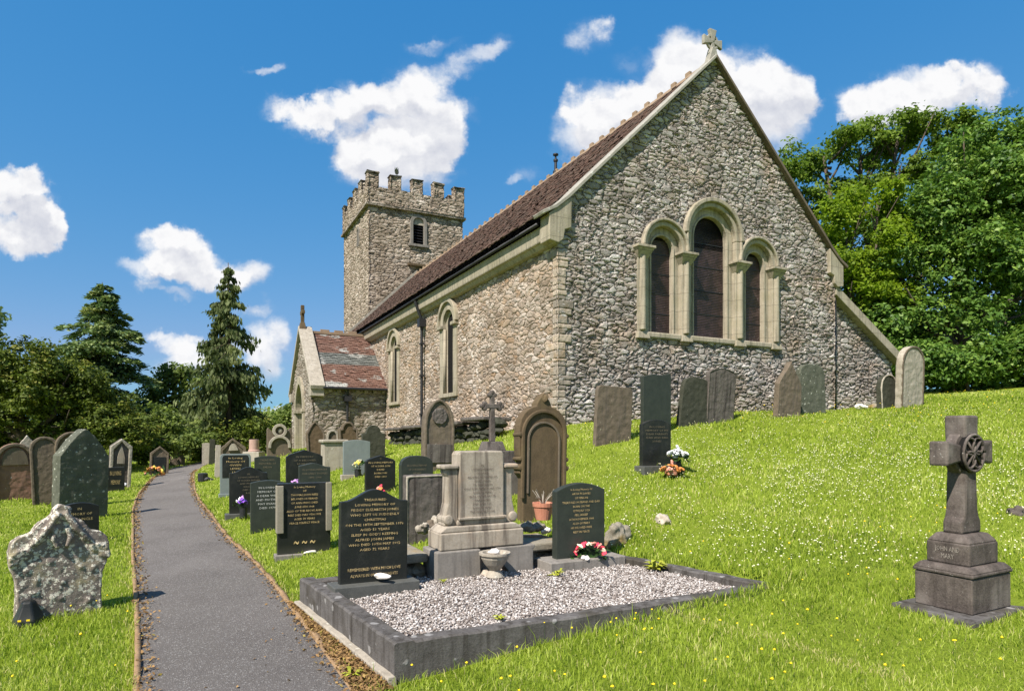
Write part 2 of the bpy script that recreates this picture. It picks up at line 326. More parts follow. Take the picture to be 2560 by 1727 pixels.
def m_masonry(name, tones, mortar, sx, sz, depth, joint=(0.02, 0.10), stain=None, stain_amt=0.4, wob=0.10, disp=True):
    m, nt, out = newmat(name); c = coords(nt)
    _, d1 = noise(nt, c, 3.0, 2); _, d2 = noise(nt, c, 12.0, 2)
    cc = vmt(nt, 'ADD', c, vmt(nt, 'MULTIPLY', vmt(nt, 'SUBTRACT', d1, (.5,.5,.5)), (wob*1.6, wob*1.6, wob*.75)))
    cc = vmt(nt, 'ADD', cc, vmt(nt, 'MULTIPLY', vmt(nt, 'SUBTRACT', d2, (.5,.5,.5)), (wob*.7, wob*.7, wob*.28)))
    _, pk = noise(nt, c, 1.5, 3); pick = sstep(nt, node(nt, 'ShaderNodeSeparateColor', None, Color=pk).outputs[0], .50, .53)
    cs = vmt(nt, 'MULTIPLY', cc, (sx, sx, sz)); cs2 = vmt(nt, 'MULTIPLY', cc, (sx*.74, sx*.74, sz*.76))
    def vor(vec, feat, out): return node(nt, 'ShaderNodeTexVoronoi', {'feature': feat}, Vector=vec, Scale=1.0, Randomness=0.92).outputs[out]
    vcol = mix(nt, pick, vor(cs, 'F1', 'Color'), vor(cs2, 'F1', 'Color'))
    e1, e2 = vor(cs, 'DISTANCE_TO_EDGE', 'Distance'), vor(cs2, 'DISTANCE_TO_EDGE', 'Distance')
    em = node(nt, 'ShaderNodeMix', None); link(nt, pick, em.inputs[0]); link(nt, e1, em.inputs[2]); link(nt, mth(nt, 'MULTIPLY', e2, 1.3), em.inputs[3]); edge_ = em.outputs[0]
    rgb = node(nt, 'ShaderNodeSeparateColor', None, Color=vcol)
    f1, _ = noise(nt, c, 26, 5, .65); f2, _ = noise(nt, c, .7, 4, .6); f3, _ = noise(nt, c, 70, 3, .7)
    msk = sstep(nt, mth(nt, 'ADD', edge_, mth(nt, 'MULTIPLY', mth(nt, 'SUBTRACT', f1, .5), .08)), joint[0], joint[1])
    n = len(tones)
    col = ramp(nt, rgb.outputs[0], [(i / (n - 1), t) for i, t in enumerate(tones)])
    col = mix(nt, mth(nt, 'MULTIPLY', f1, 0.9), mix(nt, 1.0, col, (1.25, 1.25, 1.25), 'MULTIPLY'), mix(nt, 1.0, col, (.55, .54, .52), 'MULTIPLY'))
    fl, _ = noise(nt, c, 1.1, 5, .62); col = mix(nt, sstep(nt, fl, .36, .66), mix(nt, 1.0, col, (.74,.71,.67), 'MULTIPLY'), mix(nt, 1.0, col, (1.12,1.12,1.12), 'MULTIPLY'))
    if stain: col = mix(nt, mth(nt, 'MULTIPLY', sstep(nt, f2, .5, .72), stain_amt), col, stain)
    col = mix(nt, msk, mix(nt, f1, tuple(x*.7 for x in mortar), mortar), col)
    round_ = sstep(nt, edge_, 0.0, 0.32)
    h = mth(nt, 'MULTIPLY', msk, mth(nt, 'ADD', mth(nt, 'MULTIPLY', round_, .35), mth(nt, 'ADD', .30, mth(nt, 'MULTIPLY', rgb.outputs[1], .35))))
    h = mth(nt, 'ADD', h, mth(nt, 'MULTIPLY', mth(nt, 'SUBTRACT', f1, .5), .22))
    h = mth(nt, 'ADD', h, mth(nt, 'MULTIPLY', mth(nt, 'SUBTRACT', f3, .5), .10))
    if disp:
        principled(nt, out, col, .92, .2)
        dn = node(nt, 'ShaderNodeDisplacement', None, Height=h, Midlevel=1.0, Scale=depth)
        link(nt, dn.outputs[0], out.inputs['Displacement']); m.displacement_method = 'BOTH'
    else:
        principled(nt, out, col, .92, .2, bump(nt, h, depth))
    return m
M = {}
M['gable'] = m_masonry('grey_rubble', [(.24,.218,.20),(.35,.322,.298),(.45,.42,.393),(.345,.30,.252),(.55,.52,.488),(.29,.27,.252),(.405,.378,.352)], (.13,.111,.092), 4.7, 11.8, .062, (.003,.11), (.34,.225,.135), .55, .12)
M['south'] = m_masonry('warm_rubble', [(.242,.190,.148),(.367,.305,.247),(.462,.400,.342),(.336,.235,.153),(.546,.485,.431),(.304,.255,.213),(.430,.340,.252)], (.247,.200,.153), 4.0, 9.6, .045, (.002,.10), (.367,.250,.148), .45, .14)
M['tower'] = m_masonry('tower_rubble', [(.236,.192,.151),(.366,.307,.249),(.484,.418,.348),(.330,.275,.213),(.566,.498,.431)], (.224,.186,.145), 2.7, 7.6, .10, (.01,.10), (.236,.195,.140), .4, .16)
M['porchwall'] = m_masonry('porch_rubble', [(.18,.157,.126),(.29,.257,.217),(.38,.343,.30),(.245,.20,.155),(.45,.42,.38)], (.215,.185,.148), 3.3, 8.5, .06, (.005,.09), None, .4, .15)
def m_ashlar():
    m = m_stone('cream_ashlar', (.25,.215,.155), (.43,.378,.288), .88, spot=(.40,.37,.29), spot_amt=.2, spot_scale=10, streak=.65, streak_col=(.13,.12,.09), patch=(.30,.265,.185), bmp=.005, scale=3.4)
    nt = m.node_tree; p = next(n for n in nt.nodes if n.type == 'BSDF_PRINCIPLED'); old = p.inputs['Base Color'].links[0].from_socket
    c = coords(nt); sp = node(nt, 'ShaderNodeSeparateXYZ', None, Vector=c); f, _ = noise(nt, c, 6, 2)
    z = mth(nt, 'FRACT', mth(nt, 'MULTIPLY', sp.outputs[2], 2.55)); y = mth(nt, 'FRACT', mth(nt, 'ADD', mth(nt, 'MULTIPLY', sp.outputs[1], .83), .3))
    j = mth(nt, 'MAXIMUM', mth(nt, 'LESS_THAN', z, .035), mth(nt, 'LESS_THAN', y, .012))
    link(nt, mix(nt, mth(nt, 'MULTIPLY', j, .55), old, (.13,.11,.08)), p.inputs['Base Color']); return m
M['ashlar'] = m_ashlar()
M['coping'] = m_stone('weathered_coping', (.204,.191,.157), (.374,.348,.297), .9, spot=(.468,.459,.399), spot_amt=.35, spot_scale=9, bmp=.005)
M['black'] = m_stone('black_granite', (.010,.011,.010), (.022,.024,.022), .22, bmp=.0002, scale=9); 
def m_black():
    m, nt, out = newmat('black_granite'); c = coords(nt); f, _ = noise(nt, c, 3.0, 6, .7); f2, _ = noise(nt, c, 120, 3, .7)
    z = node(nt, 'ShaderNodeSeparateXYZ', None, Vector=c).outputs[2]; rnd = nt.nodes.new('ShaderNodeObjectInfo').outputs['Random']
    dust = mth(nt, 'ADD', mth(nt, 'MULTIPLY', sstep(nt, f, .48, .75), .55), mth(nt, 'MULTIPLY', sstep(nt, mth(nt, 'ADD', z, mth(nt, 'MULTIPLY', f, .18)), .24, .10), .5), True)
    col = mix(nt, f2, (.008,.009,.008), (.022,.024,.022)); col = mix(nt, mth(nt, 'MULTIPLY', dust, mth(nt, 'ADD', .35, mth(nt, 'MULTIPLY', rnd, .5))), col, (.085,.082,.066))
    principled(nt, out, col, mth(nt, 'ADD', .18, mth(nt, 'MULTIPLY', f, .35)), .3); return m
M['black'] = m_black()
M['blackside'] = m_stone('dull_black_granite', (.06,.062,.055), (.11,.11,.10), .55, bmp=.001, scale=9)
M['green_slate'] = m_stone('green_black_slate', (.022,.027,.022), (.045,.052,.042), .4, bmp=.001, scale=7)
M['slate'] = m_stone('blue_grey_slate', (.136,.160,.156), (.200,.228,.220), .65, bmp=.001, scale=6)
M['algae'] = m_stone('algae_stone', (.024,.027,.018), (.065,.065,.046), .9, spot=(.177,.180,.136), spot_amt=.16, spot_scale=18)
M['algae_lichen'] = m_stone('lichened_dark_stone', (.05,.054,.038), (.13,.135,.10), .9, spot=(.44,.44,.36), spot_amt=.34, spot_scale=14, bmp=.008)
M['brown'] = m_stone('brown_sandstone', (.088,.068,.048), (.176,.140,.100), .92, spot=(.336,.304,.224), spot_amt=.18, spot_scale=14, streak=.4)
M['olive'] = m_stone('olive_stained_stone', (.061,.043,.023), (.141,.099,.057), .9, streak=.4, streak_col=(.056,.046,.028), patch=(.112,.082,.041), bmp=.006)
M['red'] = m_stone('red_sandstone', (.16,.085,.06), (.27,.16,.11), .9, spot=(.50,.45,.40), spot_amt=.2, spot_scale=12, patch=(.13,.08,.065))
M['lichen'] = m_stone('lichen_crusted_stone', (.12,.095,.085), (.26,.22,.18), .95, spot=(.66,.61,.50), spot_amt=.80, spot_scale=33, patch=(.38,.33,.18), bmp=.016)
M['pale'] = m_stone('pale_marble', (.243,.203,.153), (.432,.378,.306), .8, streak=.85, streak_col=(.099,.079,.063), patch=(.405,.306,.216), bmp=.003)
M['palestone'] = m_stone('pale_limestone', (.255,.221,.170), (.425,.383,.315), .9, spot=(.510,.484,.408), spot_amt=.3, spot_scale=12, streak=.3)
M['weathered'] = m_stone('weathered_stone', (.072,.060,.051), (.170,.149,.132), .95, spot=(.357,.340,.306), spot_amt=.15, spot_scale=30, streak=.85, streak_col=(.038,.031,.028), bmp=.010, scale=7)
M['kerb'] = m_stone('concrete_kerb', (.054,.048,.043), (.148,.138,.130), .92, spot=(.260,.249,.235), spot_amt=.34, spot_scale=9, streak=.85, streak_col=(.032,.027,.021), patch=(.061,.054,.043), bmp=.007, scale=6)
M['greyplinth'] = m_stone('grey_plinth', (.150,.135,.116), (.270,.247,.217), .9, streak=.4, bmp=.004)
M['celtic'] = m_stone('brown_grey_granite', (.035,.027,.023), (.155,.128,.11), .9, spot=(.34,.31,.275), spot_amt=.22, spot_scale=34, streak=.5, streak_col=(.03,.024,.02), patch=(.175,.15,.13), bmp=.008, scale=6)
M['mossy'] = m_stone('mossy_ledge', (.14,.12,.085), (.31,.28,.22), .95, patch=(.25,.16,.04), spot=(.45,.43,.36), spot_amt=.2, bmp=.012)
M['strip'] = m_stone('tan_granite_strip', (.17,.15,.11), (.29,.26,.20), .8, bmp=.003)
M['pink'] = m_stone('pink_granite', (.33,.20,.16), (.48,.33,.27), .45, bmp=.002, scale=8)
M['rock'] = m_stone('pale_rock', (.30,.25,.19), (.52,.46,.38), .95, bmp=.012, scale=9)
M['white_rock'] = m_stone('white_pebble', (.62,.56,.50), (.80,.76,.71), .8, bmp=.003, scale=9)
M['gold'] = m_plain('gilt_lettering', (.50,.365,.17), .6, .3, .45, 40)
M['silver'] = m_plain('silver_lettering', (.50,.49,.46), .5, .4, .3, 60)
M['wornpale'] = m_plain('worn_pale_lettering', (.24,.21,.18), .8, .2, .4, 60)
M['faint'] = m_plain('worn_lettering', (.16,.135,.09), .7, .2, .3, 60)
M['darktext'] = m_plain('leaded_lettering', (.075,.06,.05), .8, .2, .3, 60)
M['iron'] = m_plain('black_iron', (.02,.02,.022), .5, .4, .3, 30)
M['timber'] = m_stone('edging_timber', (.17,.105,.055), (.36,.24,.13), .9, streak=.3, bmp=.006, scale=8)
M['terracotta'] = m_stone('terracotta', (.40,.16,.095), (.56,.25,.16), .85, bmp=.001)
M['shade_black'] = m_plain('dark_void', (.012,.011,.010), .9, .1)  # near-black colour painting the darkness of hollows, backings and the knot recess
def m_glass():
    m, nt, out = newmat('guarded_window'); c = coords(nt)
    w1 = node(nt, 'ShaderNodeTexWave', {'bands_direction': 'Z'}, Vector=c, Scale=8.5, Distortion=1.4, Detail=2.0).outputs['Fac']
    f, _ = noise(nt, c, 4, 5, .65); vo = node(nt, 'ShaderNodeTexVoronoi', None, Vector=c, Scale=9.0)
    vc = node(nt, 'ShaderNodeSeparateColor', None, Color=vo.outputs['Color']).outputs[0]
    t = mth(nt, 'ADD', mth(nt, 'ADD', mth(nt, 'MULTIPLY', w1, .2), mth(nt, 'MULTIPLY', f, .55)), mth(nt, 'MULTIPLY', vc, .25))
    col = ramp(nt, t, [(.3, (.012,.008,.008)), (.55, (.034,.019,.018)), (.72, (.06,.036,.034)), (.85, (.12,.085,.08))])
    principled(nt, out, col, .33, .45, bump(nt, mth(nt, 'ADD', w1, mth(nt, 'ADD', f, vc)), .006)); return m
M['glass'] = m_glass()
M['clearglass'] = m_plain('grey_leaded_glass', (.09,.095,.10), .18, .6, .5, 14, bmp=.004)
def m_tiles(name, tones, lichen=None, bandcol=None, band=(0, 0)):
    m, nt, out = newmat(name); c = coords(nt)
    rn = node(nt, 'ShaderNodeAttribute', {'attribute_name': 'rnd'}).outputs['Fac']
    f, _ = noise(nt, c, 16, 5, .65); f2, _ = noise(nt, c, 1.3, 5, .62)
    n = len(tones); col = ramp(nt, rn, [(i/(n-1), t) for i, t in enumerate(tones)])
    col = mix(nt, f, mix(nt, 1.0, col, (.6,.6,.6), 'MULTIPLY'), mix(nt, 1.0, col, (1.3,1.3,1.3), 'MULTIPLY'))
    if bandcol:
        z = node(nt, 'ShaderNodeSeparateXYZ', None, Vector=c).outputs[2]
        k = mth(nt, 'MULTIPLY', mth(nt, 'GREATER_THAN', z, band[0]), mth(nt, 'LESS_THAN', z, band[1]))
        col = mix(nt, k, col, mix(nt, rn, bandcol, tuple(x*1.6 for x in bandcol)))
    if lichen:
        col = mix(nt, sstep(nt, f2, lichen[1], lichen[1] + .08), col, lichen[0])
    principled(nt, out, col, .85, .25, bump(nt, f, .004)); return m
M['tiles'] = m_tiles('brown_red_tiles', [(.075,.048,.042),(.13,.082,.068),(.17,.10,.082),(.11,.08,.07),(.21,.14,.115)], ((.25,.20,.175), .66))
M['porchtiles'] = m_tiles('red_tiles', [(.143,.073,.054),(.202,.113,.083),(.168,.098,.076)], ((.386,.377,.343), .535), (.109,.113,.103), (4.25, 4.74))
M['ridge'] = m_stone('terracotta_ridge', (.204,.136,.085), (.306,.224,.153), .9, spot=(.286,.272,.224), spot_amt=.3, bmp=.003)
def m_leaf(name, stops, trans=.35, rough=.5, spec=.35):
    m, nt, out = newmat(name)
    rn = node(nt, 'ShaderNodeAttribute', {'attribute_name': 'rnd'}).outputs['Fac']
    col = ramp(nt, rn, stops)
    p = principled(nt, out, col, rough, spec)
    tr = node(nt, 'ShaderNodeBsdfTranslucent', None, Color=mix(nt, 1.0, col, (1.15, 1.2, .8), 'MULTIPLY'))
    ms = node(nt, 'ShaderNodeMixShader', None, Fac=trans); link(nt, p.outputs[0], ms.inputs[1]); link(nt, tr.outputs[0], ms.inputs[2])
    link(nt, ms.outputs[0], out.inputs['Surface']); return m
M['grass'] = m_leaf('grass_blades', [(0,(.094,.157,.012)),(.4,(.251,.342,.029)),(.75,(.399,.483,.068)),(.93,(.545,.598,.168)),(1,(.609,.514,.251))], .42, .6, .15)
M['laurel'] = m_leaf('glossy_dark_leaves', [(0,(.041,.092,.015)),(.5,(.099,.190,.028)),(1,(.221,.326,.055))], .3, .5, .25)
M['ash'] = m_leaf('light_green_leaves', [(0,(.067,.116,.014)),(.5,(.133,.211,.025)),(1,(.224,.308,.044))], .45, .55, .2)
M['maple'] = m_leaf('yellow_green_leaves', [(0,(.099,.168,.011)),(.5,(.191,.286,.017)),(1,(.275,.362,.031))], .5, .55, .2)
M['yew'] = m_leaf('dark_olive_leaves', [(0,(.035,.054,.009)),(.5,(.096,.132,.019)),(.85,(.182,.226,.034)),(1,(.261,.251,.054))], .3, .6, .2)
M['cedarleaf'] = m_leaf('blue_green_needles', [(0,(.068,.112,.053)),(.5,(.152,.226,.092)),(1,(.324,.362,.142))], .2, .65, .2)
M['spruceleaf'] = m_leaf('olive_needles', [(0,(.044,.062,.022)),(.5,(.112,.144,.050)),(1,(.216,.250,.105))], .3, .65, .2)
M['shrub'] = m_leaf('fresh_green_leaves', [(0,(.08,.12,.03)),(.5,(.155,.21,.05)),(1,(.26,.31,.085))], .4, .6, .2)
M['litter'] = m_leaf('brown_leaf_litter', [(0,(.10,.055,.02)),(.5,(.22,.13,.05)),(.85,(.33,.20,.08)),(1,(.30,.24,.05))], .1, .9)
M['bark'] = m_stone('bark', (.055,.042,.03), (.13,.10,.075), .95, streak=.5, bmp=.02, scale=6)
def m_flower(name, c): return m_plain(name, c, .6, .2, .15, 80)
for n_, c_ in (('white',(.80,.79,.80)),('red',(.70,.06,.10)),('purple',(.28,.10,.62)),('lilac',(.55,.30,.62)),('yellow',(.80,.62,.12)),('orange',(.62,.24,.07)),('cream',(.78,.72,.52)),('salmon',(.70,.32,.24)),('buttercup',(.85,.62,.02)),('clover',(.70,.68,.44))):
    M['f_' + n_] = m_flower(n_ + '_petals', c_)
M['f_leaf'] = m_plain('dark_leaf', (.03,.075,.015), .5, .4, .4, 40)
def m_ground():
    m, nt, out = newmat('turf_soil'); c = coords(nt); f, _ = noise(nt, c, 2.2, 6, .65); f2, _ = noise(nt, c, 40, 4, .7)
    col = ramp(nt, mth(nt, 'ADD', mth(nt, 'MULTIPLY', f, .5), mth(nt, 'MULTIPLY', f2, .5)), [(.3, (.106,.139,.016)), (.55, (.182,.240,.022)), (.75, (.269,.317,.034))])
    principled(nt, out, col, .95, .1, bump(nt, f2, .03)); return m
M['turf'] = m_ground()
def m_asphalt():
    m, nt, out = newmat('worn_asphalt'); c = coords(nt); f, _ = noise(nt, c, 260, 3, .7); f2, _ = noise(nt, c, 1.1, 6, .6); f3, _ = noise(nt, c, 45, 4, .7)
    vo = node(nt, 'ShaderNodeTexVoronoi', None, Vector=c, Scale=140.0)
    t = mth(nt, 'ADD', mth(nt, 'ADD', mth(nt, 'MULTIPLY', f, .35), mth(nt, 'MULTIPLY', f2, .35)), mth(nt, 'MULTIPLY', f3, .3))
    col = ramp(nt, t, [(.33, (.085,.076,.068)), (.5, (.142,.128,.116)), (.68, (.215,.196,.18))])
    f5, _ = noise(nt, c, .55, 5, .7); col = mix(nt, mth(nt, 'MULTIPLY', sstep(nt, f5, .5, .7), .35), col, (.10,.092,.078))
    sp = node(nt, 'ShaderNodeSeparateColor', None, Color=vo.outputs['Color']).outputs[0]
    col = mix(nt, mth(nt, 'MULTIPLY', mth(nt, 'GREATER_THAN', sp, .93), .6), col, (.40,.385,.36))
    principled(nt, out, col, .92, .2, bump(nt, mth(nt, 'ADD', f, vo.outputs['Distance']), .006)); return m
M['asphalt'] = m_asphalt()
def m_gravel():
    m, nt, out = newmat('pink_white_chippings')
    rn = node(nt, 'ShaderNodeAttribute', {'attribute_name': 'rnd'}).outputs['Fac']
    principled(nt, out, ramp(nt, rn, [(0,(.13,.102,.085)),(.35,(.27,.234,.208)),(.7,(.405,.368,.338)),(1,(.62,.585,.55))]), .85, .25); return m
M['gravel'] = m_gravel()
M['soil'] = m_stone('gravel_bed', (.20,.16,.135), (.36,.30,.27), .95, bmp=.01, scale=20)

# ------------------------------------------------------------------ ground, path, edging
def make_ground():
    def axis(lo, hi, step, far):
        a = np.arange(lo, hi + 1e-6, step); g = [hi]; s = step
        while g[-1] < far: s *= 1.5; g.append(g[-1] + s)
        l = [lo]; s = step
        while l[-1] > -far: s *= 1.5; l.append(l[-1] - s)
        return np.r_[l[:0:-1], a, g[1:]]
    xs, ys = axis(-19, 17, .2, 2500), axis(0, 38, .2, 2500)
    X, Y = np.meshgrid(xs, ys); Z = ground_np(X, Y)
    d = np.maximum(0, np.hypot(X, Y) - 60); Z = Z * np.exp(-d / 80) - np.minimum(d * .02, 2)
    bumpz = .012*np.sin(X*2.1 + np.sin(Y*1.3)) * np.cos(Y*1.9 + .7*X)
    off = np.array([[0.0]])
    Z = Z + np.where((np.abs(X) < 20) & (Y < 40), bumpz, 0)
    # sink the ground a little under the path and the gravel plot
    pl, pr = np.interp(Y, PL[:, 1], PL[:, 0]), np.interp(Y, PR[:, 1], PR[:, 0])
    Z = np.where((X > pl - .05) & (X < pr + .05) & (Y < 40) & (Y > .9), Z - .05, Z)
    Z = np.where(inplot(X, Y, .06), np.minimum(Z, .11), Z)
    n, k = X.shape; idx = np.arange(n * k).reshape(n, k)
    fs = np.stack([idx[:-1, :-1], idx[:-1, 1:], idx[1:, 1:], idx[1:, :-1]], -1).reshape(-1, 4)
    o = np_mesh('ground', np.stack([X, Y, Z], -1).reshape(-1, 3), fs, M['turf'], smooth=True)
    tag(o, 'grassy churchyard ground rising towards the church', kind='structure')
make_ground()
def make_path():
    n = len(PL); k = 9; vs = []; 
    for i in range(n):
        for j in range(k):
            t = j / (k - 1); p = PL[i] * (1 - t) + PR[i] * t
            vs.append((p[0], p[1], 0.018 * (1 - (2*t - 1)**2)))
    vs = np.array(vs); vs[:, 2] += ground_np(vs[:, 0], vs[:, 1]) + .004
    idx = np.arange(n * k).reshape(n, k)
    fs = np.stack([idx[:-1, :-1], idx[:-1, 1:], idx[1:, 1:], idx[1:, :-1]], -1).reshape(-1, 4)
    tag(np_mesh('path', vs, fs, M['asphalt'], smooth=True), 'grey asphalt path leading up to the porch', kind='structure')
    for side, LINE, lab in ((-1, PL, 'brown edging strip along the left side of the asphalt path'), (1, PR, 'brown edging strip between the path and the black headstones')):
        nrm = np.gradient(LINE, axis=0); nrm /= np.linalg.norm(nrm, axis=1)[:, None]; nv = np.stack([nrm[:, 1], -nrm[:, 0]], 1) * side
        vs = []
        for i in range(n):
            jit = .012 * math.sin(i * 1.7) + .008 * math.sin(i * .6 + 1)
            for (o_, h) in ((.0, -.08), (.0, .018 + jit), (.035, .024 + jit), (.04, -.08)):
                p = LINE[i] + nv[i] * o_ * 1.1; vs.append((p[0], p[1], ground(p[0], p[1]) + h))
        fs = [(4*i + a, 4*i + a + 1, 4*i + 5 + a, 4*i + 4 + a) for i in range(n - 1) for a in range(3)]
        if side < 0: fs = [f[::-1] for f in fs]
        tag(np_mesh('path_edging', vs, fs, M['timber']), lab, 'path edging')
make_path()

# ------------------------------------------------------------------ church
CR = empty('church', C0, PHI)
tag(CR, 'grey rubble stone church with triple east window, square battlemented tower and south porch', 'church')
WD, APX, EAVE, RIDGE, NL = 8.35, 4.15, 5.36, 10.12, 21.6
def gridwall(P, a0, a1, b0, b1, step, keep):   # P(a,b)->xyz ; quads kept where keep(centre); two-axis grid, normals by axis order
    na, nb = int(round((a1-a0)/step)), int(round((b1-b0)/step))
    A = np.linspace(a0, a1, na+1); B = np.linspace(b0, b1, nb+1)
    GA, GB = np.meshgrid(A, B); ca, cb = np.meshgrid((A[1:]+A[:-1])/2, (B[1:]+B[:-1])/2)
    k = keep(ca, cb); idx = np.arange(GA.size).reshape(GA.shape)
    fs = np.stack([idx[:-1, :-1], idx[:-1, 1:], idx[1:, 1:], idx[1:, :-1]], -1)[k]
    vs = P(GA.ravel(), GB.ravel())
    used, inv = np.unique(fs, return_inverse=True)
    return vs[used], inv.reshape(-1, 4)
def in_arch(x, z, c, half, z0, zs, k=1.0):
    return (np.abs(x-c) < half) & (z > z0) & ((z < zs) | (((x-c)/half)**2 + ((z-zs)/(half*k))**2 < 1))
WIN = [(2.72, .30, .48, 5.64), (4.13, .50, .69, 6.07), (5.54, .30, .48, 5.64)]; SILL = 3.66
def gable_top(x): 
    d = np.minimum(x, WD - x); return np.where(d < .4, 5.95 + (d + .25) * .82, 6.48 + (d - .4) * .968)
def keep_gable(x, z):
    k = z < gable_top(x) - .02
    for c, g, o_, zs in WIN: k &= ~in_arch(x, z, c, o_ + .09, SILL + .02, zs)
    return k
vs, fs = gridwall(lambda a, b: np.stack([a, a*0, b], 1), 0, WD, 1.2, 10.3, .024, keep_gable)
gable = np_mesh('gable_wall', vs, fs, M['gable'], CR)
SW = [(6.0, .30, .56, 4.72), (11.45, .30, .56, 4.72)]; SSILL = 2.66
def keep_south(y, z):
    k = z < 5.45
    for c, g, o_, zs in SW: k &= ~in_arch(y, z, c, o_ + .06, SSILL + .02, zs)
    return k
vs, fs = gridwall(lambda a, b: np.stack([a*0, a, b], 1), 0, NL, .6, 5.5, .03, keep_south)
np_mesh('south_wall', vs, fs[:, ::-1], M['south'], CR)
mb = MB(); mb.box(.10, WD-.1, .45, NL, .6, 5.6); mb.build('light_block', M['shade_black'], CR)  # dark inner box added behind the walls to stop light leaks
vs, fs = gridwall(lambda a, b: np.stack([a*0 + WD, a, b], 1), 0, NL, .8, 5.6, .15, lambda a, b: b < 9)
np_mesh('north_wall', vs, fs, M['gable'], CR)
# plain backs for the window reveals
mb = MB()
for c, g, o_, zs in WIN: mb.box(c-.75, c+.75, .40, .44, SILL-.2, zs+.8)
mb.build('reveal_backing', M['shade_black'], CR)
# east windows
for c, g, o_, zs in WIN:
    wide = g > .4; b = MB(); zb = SILL + .14
    b.band(arch(c, g, zb, zs, 24), arch(c, o_ + .02, zb, zs, 24), .10, .26)          # inner order
    b.band(arch(c, g - .0, zb, zs, 24), arch(c, g + .045, zb, zs, 24), .075, .10)      # fillet round the glass
    win = b.build('window', M['ashlar'], CR, bevel=.012)
    hb = MB(); ho = o_ + (.20 if wide else .165)
    hb.band(arch(c, o_, None, zs, 28), arch(c, o_ + .10, None, zs, 28), -.035, .10)
    hb.band(arch(c, o_ + .10, None, zs, 28), arch(c, ho, None, zs, 28), -.10 if wide else -.095, .03)
    if wide:
        for s in (-1, 1):
            hb.box(min(c+s*o_, c+s*(o_+.10)), max(c+s*o_, c+s*(o_+.10)), -.035, .10, 5.60, zs)
            hb.box(min(c+s*(o_+.10), c+s*(o_+.155)), max(c+s*(o_+.10), c+s*(o_+.155)), -.09, .03, 5.62, zs)
    hb.build('hood_mould', M['ashlar'], win, bevel=.02)
    gl = MB(); gl.prism(arch(c, g + .01, zb - .01, zs, 24)[::-1], .20, .21); gl.build('pane', M['glass'], win)
    for q in range(1, 5): 
        fr = MB(); zz = zb + q * (zs - zb) / 4.2; fr.box(c - g, c + g, .19, .205, zz, zz + .018); fr.build('saddle_bar', M['iron'], win)
    sb = MB(); sb.prism([(c - o_ , SILL + .01), (c + o_, SILL + .01), (c + o_, SILL + .14), (c - o_, SILL + .14)], -.03, .3)
    sb.build('sill', M['ashlar'], win, bevel=.03)
for c, w in ((2.11, .26), (3.32, .25), (4.95, .27), (6.15, .26)):
    b = MB(); b.box(c - w/2, c + w/2, -.02, .26, SILL, 5.42)
    b.lathe([(.075, SILL+.16), (.07, 5.4)], 14, Matrix.Translation((c - .02, -.03, 0)))
    b.box(c - w/2 - .04, c + w/2 + .04, -.07, .1, SILL - .02, SILL + .12, taper=.02)
    j = b.build('window_shaft', M['ashlar'], CR, bevel=.015)
    cb = MB(); cb.add([(c-w/2-.0,-.03,5.36),(c+w/2,-.03,5.36),(c+w/2,.12,5.36),(c-w/2,.12,5.36),(c-w/2-.09,-.15,5.55),(c+w/2+.09,-.15,5.55),(c+w/2+.09,.12,5.55),(c-w/2-.09,.12,5.55)],
           [(0,3,2,1),(4,5,6,7),(0,1,5,4),(1,2,6,5),(2,3,7,6),(3,0,4,7)])
    cb.box(c-w/2-.11, c+w/2+.11, -.17, .12, 5.552, 5.61); cb.build('capital', M['ashlar'], j, bevel=.01)
# south windows (arch built in x,z then turned to face south)
TS = Matrix(((0,1,0,0),(1,0,0,0),(0,0,1,0),(0,0,0,1)))   # (a,depth,z) -> (x=depth, y=a, z)
def flip(b): b.f = [f[::-1] for f in b.f]; return b
for c, g, o_, zs in SW:
    b = MB(); b.band(arch(c, g, SSILL + .1, zs, 20), arch(c, o_ - .10, SSILL + .1, zs, 20), .08, .26, TS)
    b.band(arch(c, o_ - .16, SSILL + .05, zs, 20), arch(c, o_ + .09, SSILL + .05, zs, 20), -.03, .20, TS)
    win = flip(b).build('window', M['ashlar'], CR, bevel=.012)
    hb = MB(); hb.band(arch(c, o_ + .05, None, zs, 22), arch(c, o_ + .17, None, zs, 22), -.10, .03, TS)
    for s in (-1, 1): hb.box(c + s*(o_-.02) - .16, c + s*(o_-.02) + .16, -.11, .1, zs - .10, zs + .0, TS)
    flip(hb).build('hood_mould', M['ashlar'], win, bevel=.015)
    gl = MB(); gl.prism(arch(c, g + .01, SSILL + .1, zs, 20), .20, .21, TS); gl.build('pane', M['clearglass'], win)
    sb = MB(); sb.box(c - o_ - .1, c + o_ + .1, -.06, .26, SSILL - .02, SSILL + .10, TS); flip(sb).build('sill', M['ashlar'], win, bevel=.02)
    for s in (-1, 1):
        sh = MB(); sh.lathe([(.05, SSILL + .1), (.045, zs - .1)], 12, Matrix.Translation((.03, c + s*(g + .08), 0))); sh.build('shaft', M['ashlar'], win, smooth=True)
def m_quoin():
    m = m_stone('warm_quoin', (.26,.225,.185), (.44,.39,.33), .92, streak=.3, patch=(.33,.26,.185), bmp=.010, scale=6)
    nt = m.node_tree; p = next(n for n in nt.nodes if n.type == 'BSDF_PRINCIPLED'); old = p.inputs['Base Color'].links[0].from_socket
    rnd = nt.nodes.new('ShaderNodeObjectInfo').outputs['Random']
    link(nt, mix(nt, 1.0, old, ramp(nt, rnd, [(0, (.66,.64,.61)), (.5, (.95,.92,.88)), (1, (1.25,1.17,1.07))]), 'MULTIPLY'), p.inputs['Base Color']); return m
M['quoin'] = m_quoin()
zq = 1.5; rq = random.Random(5); kq = 0
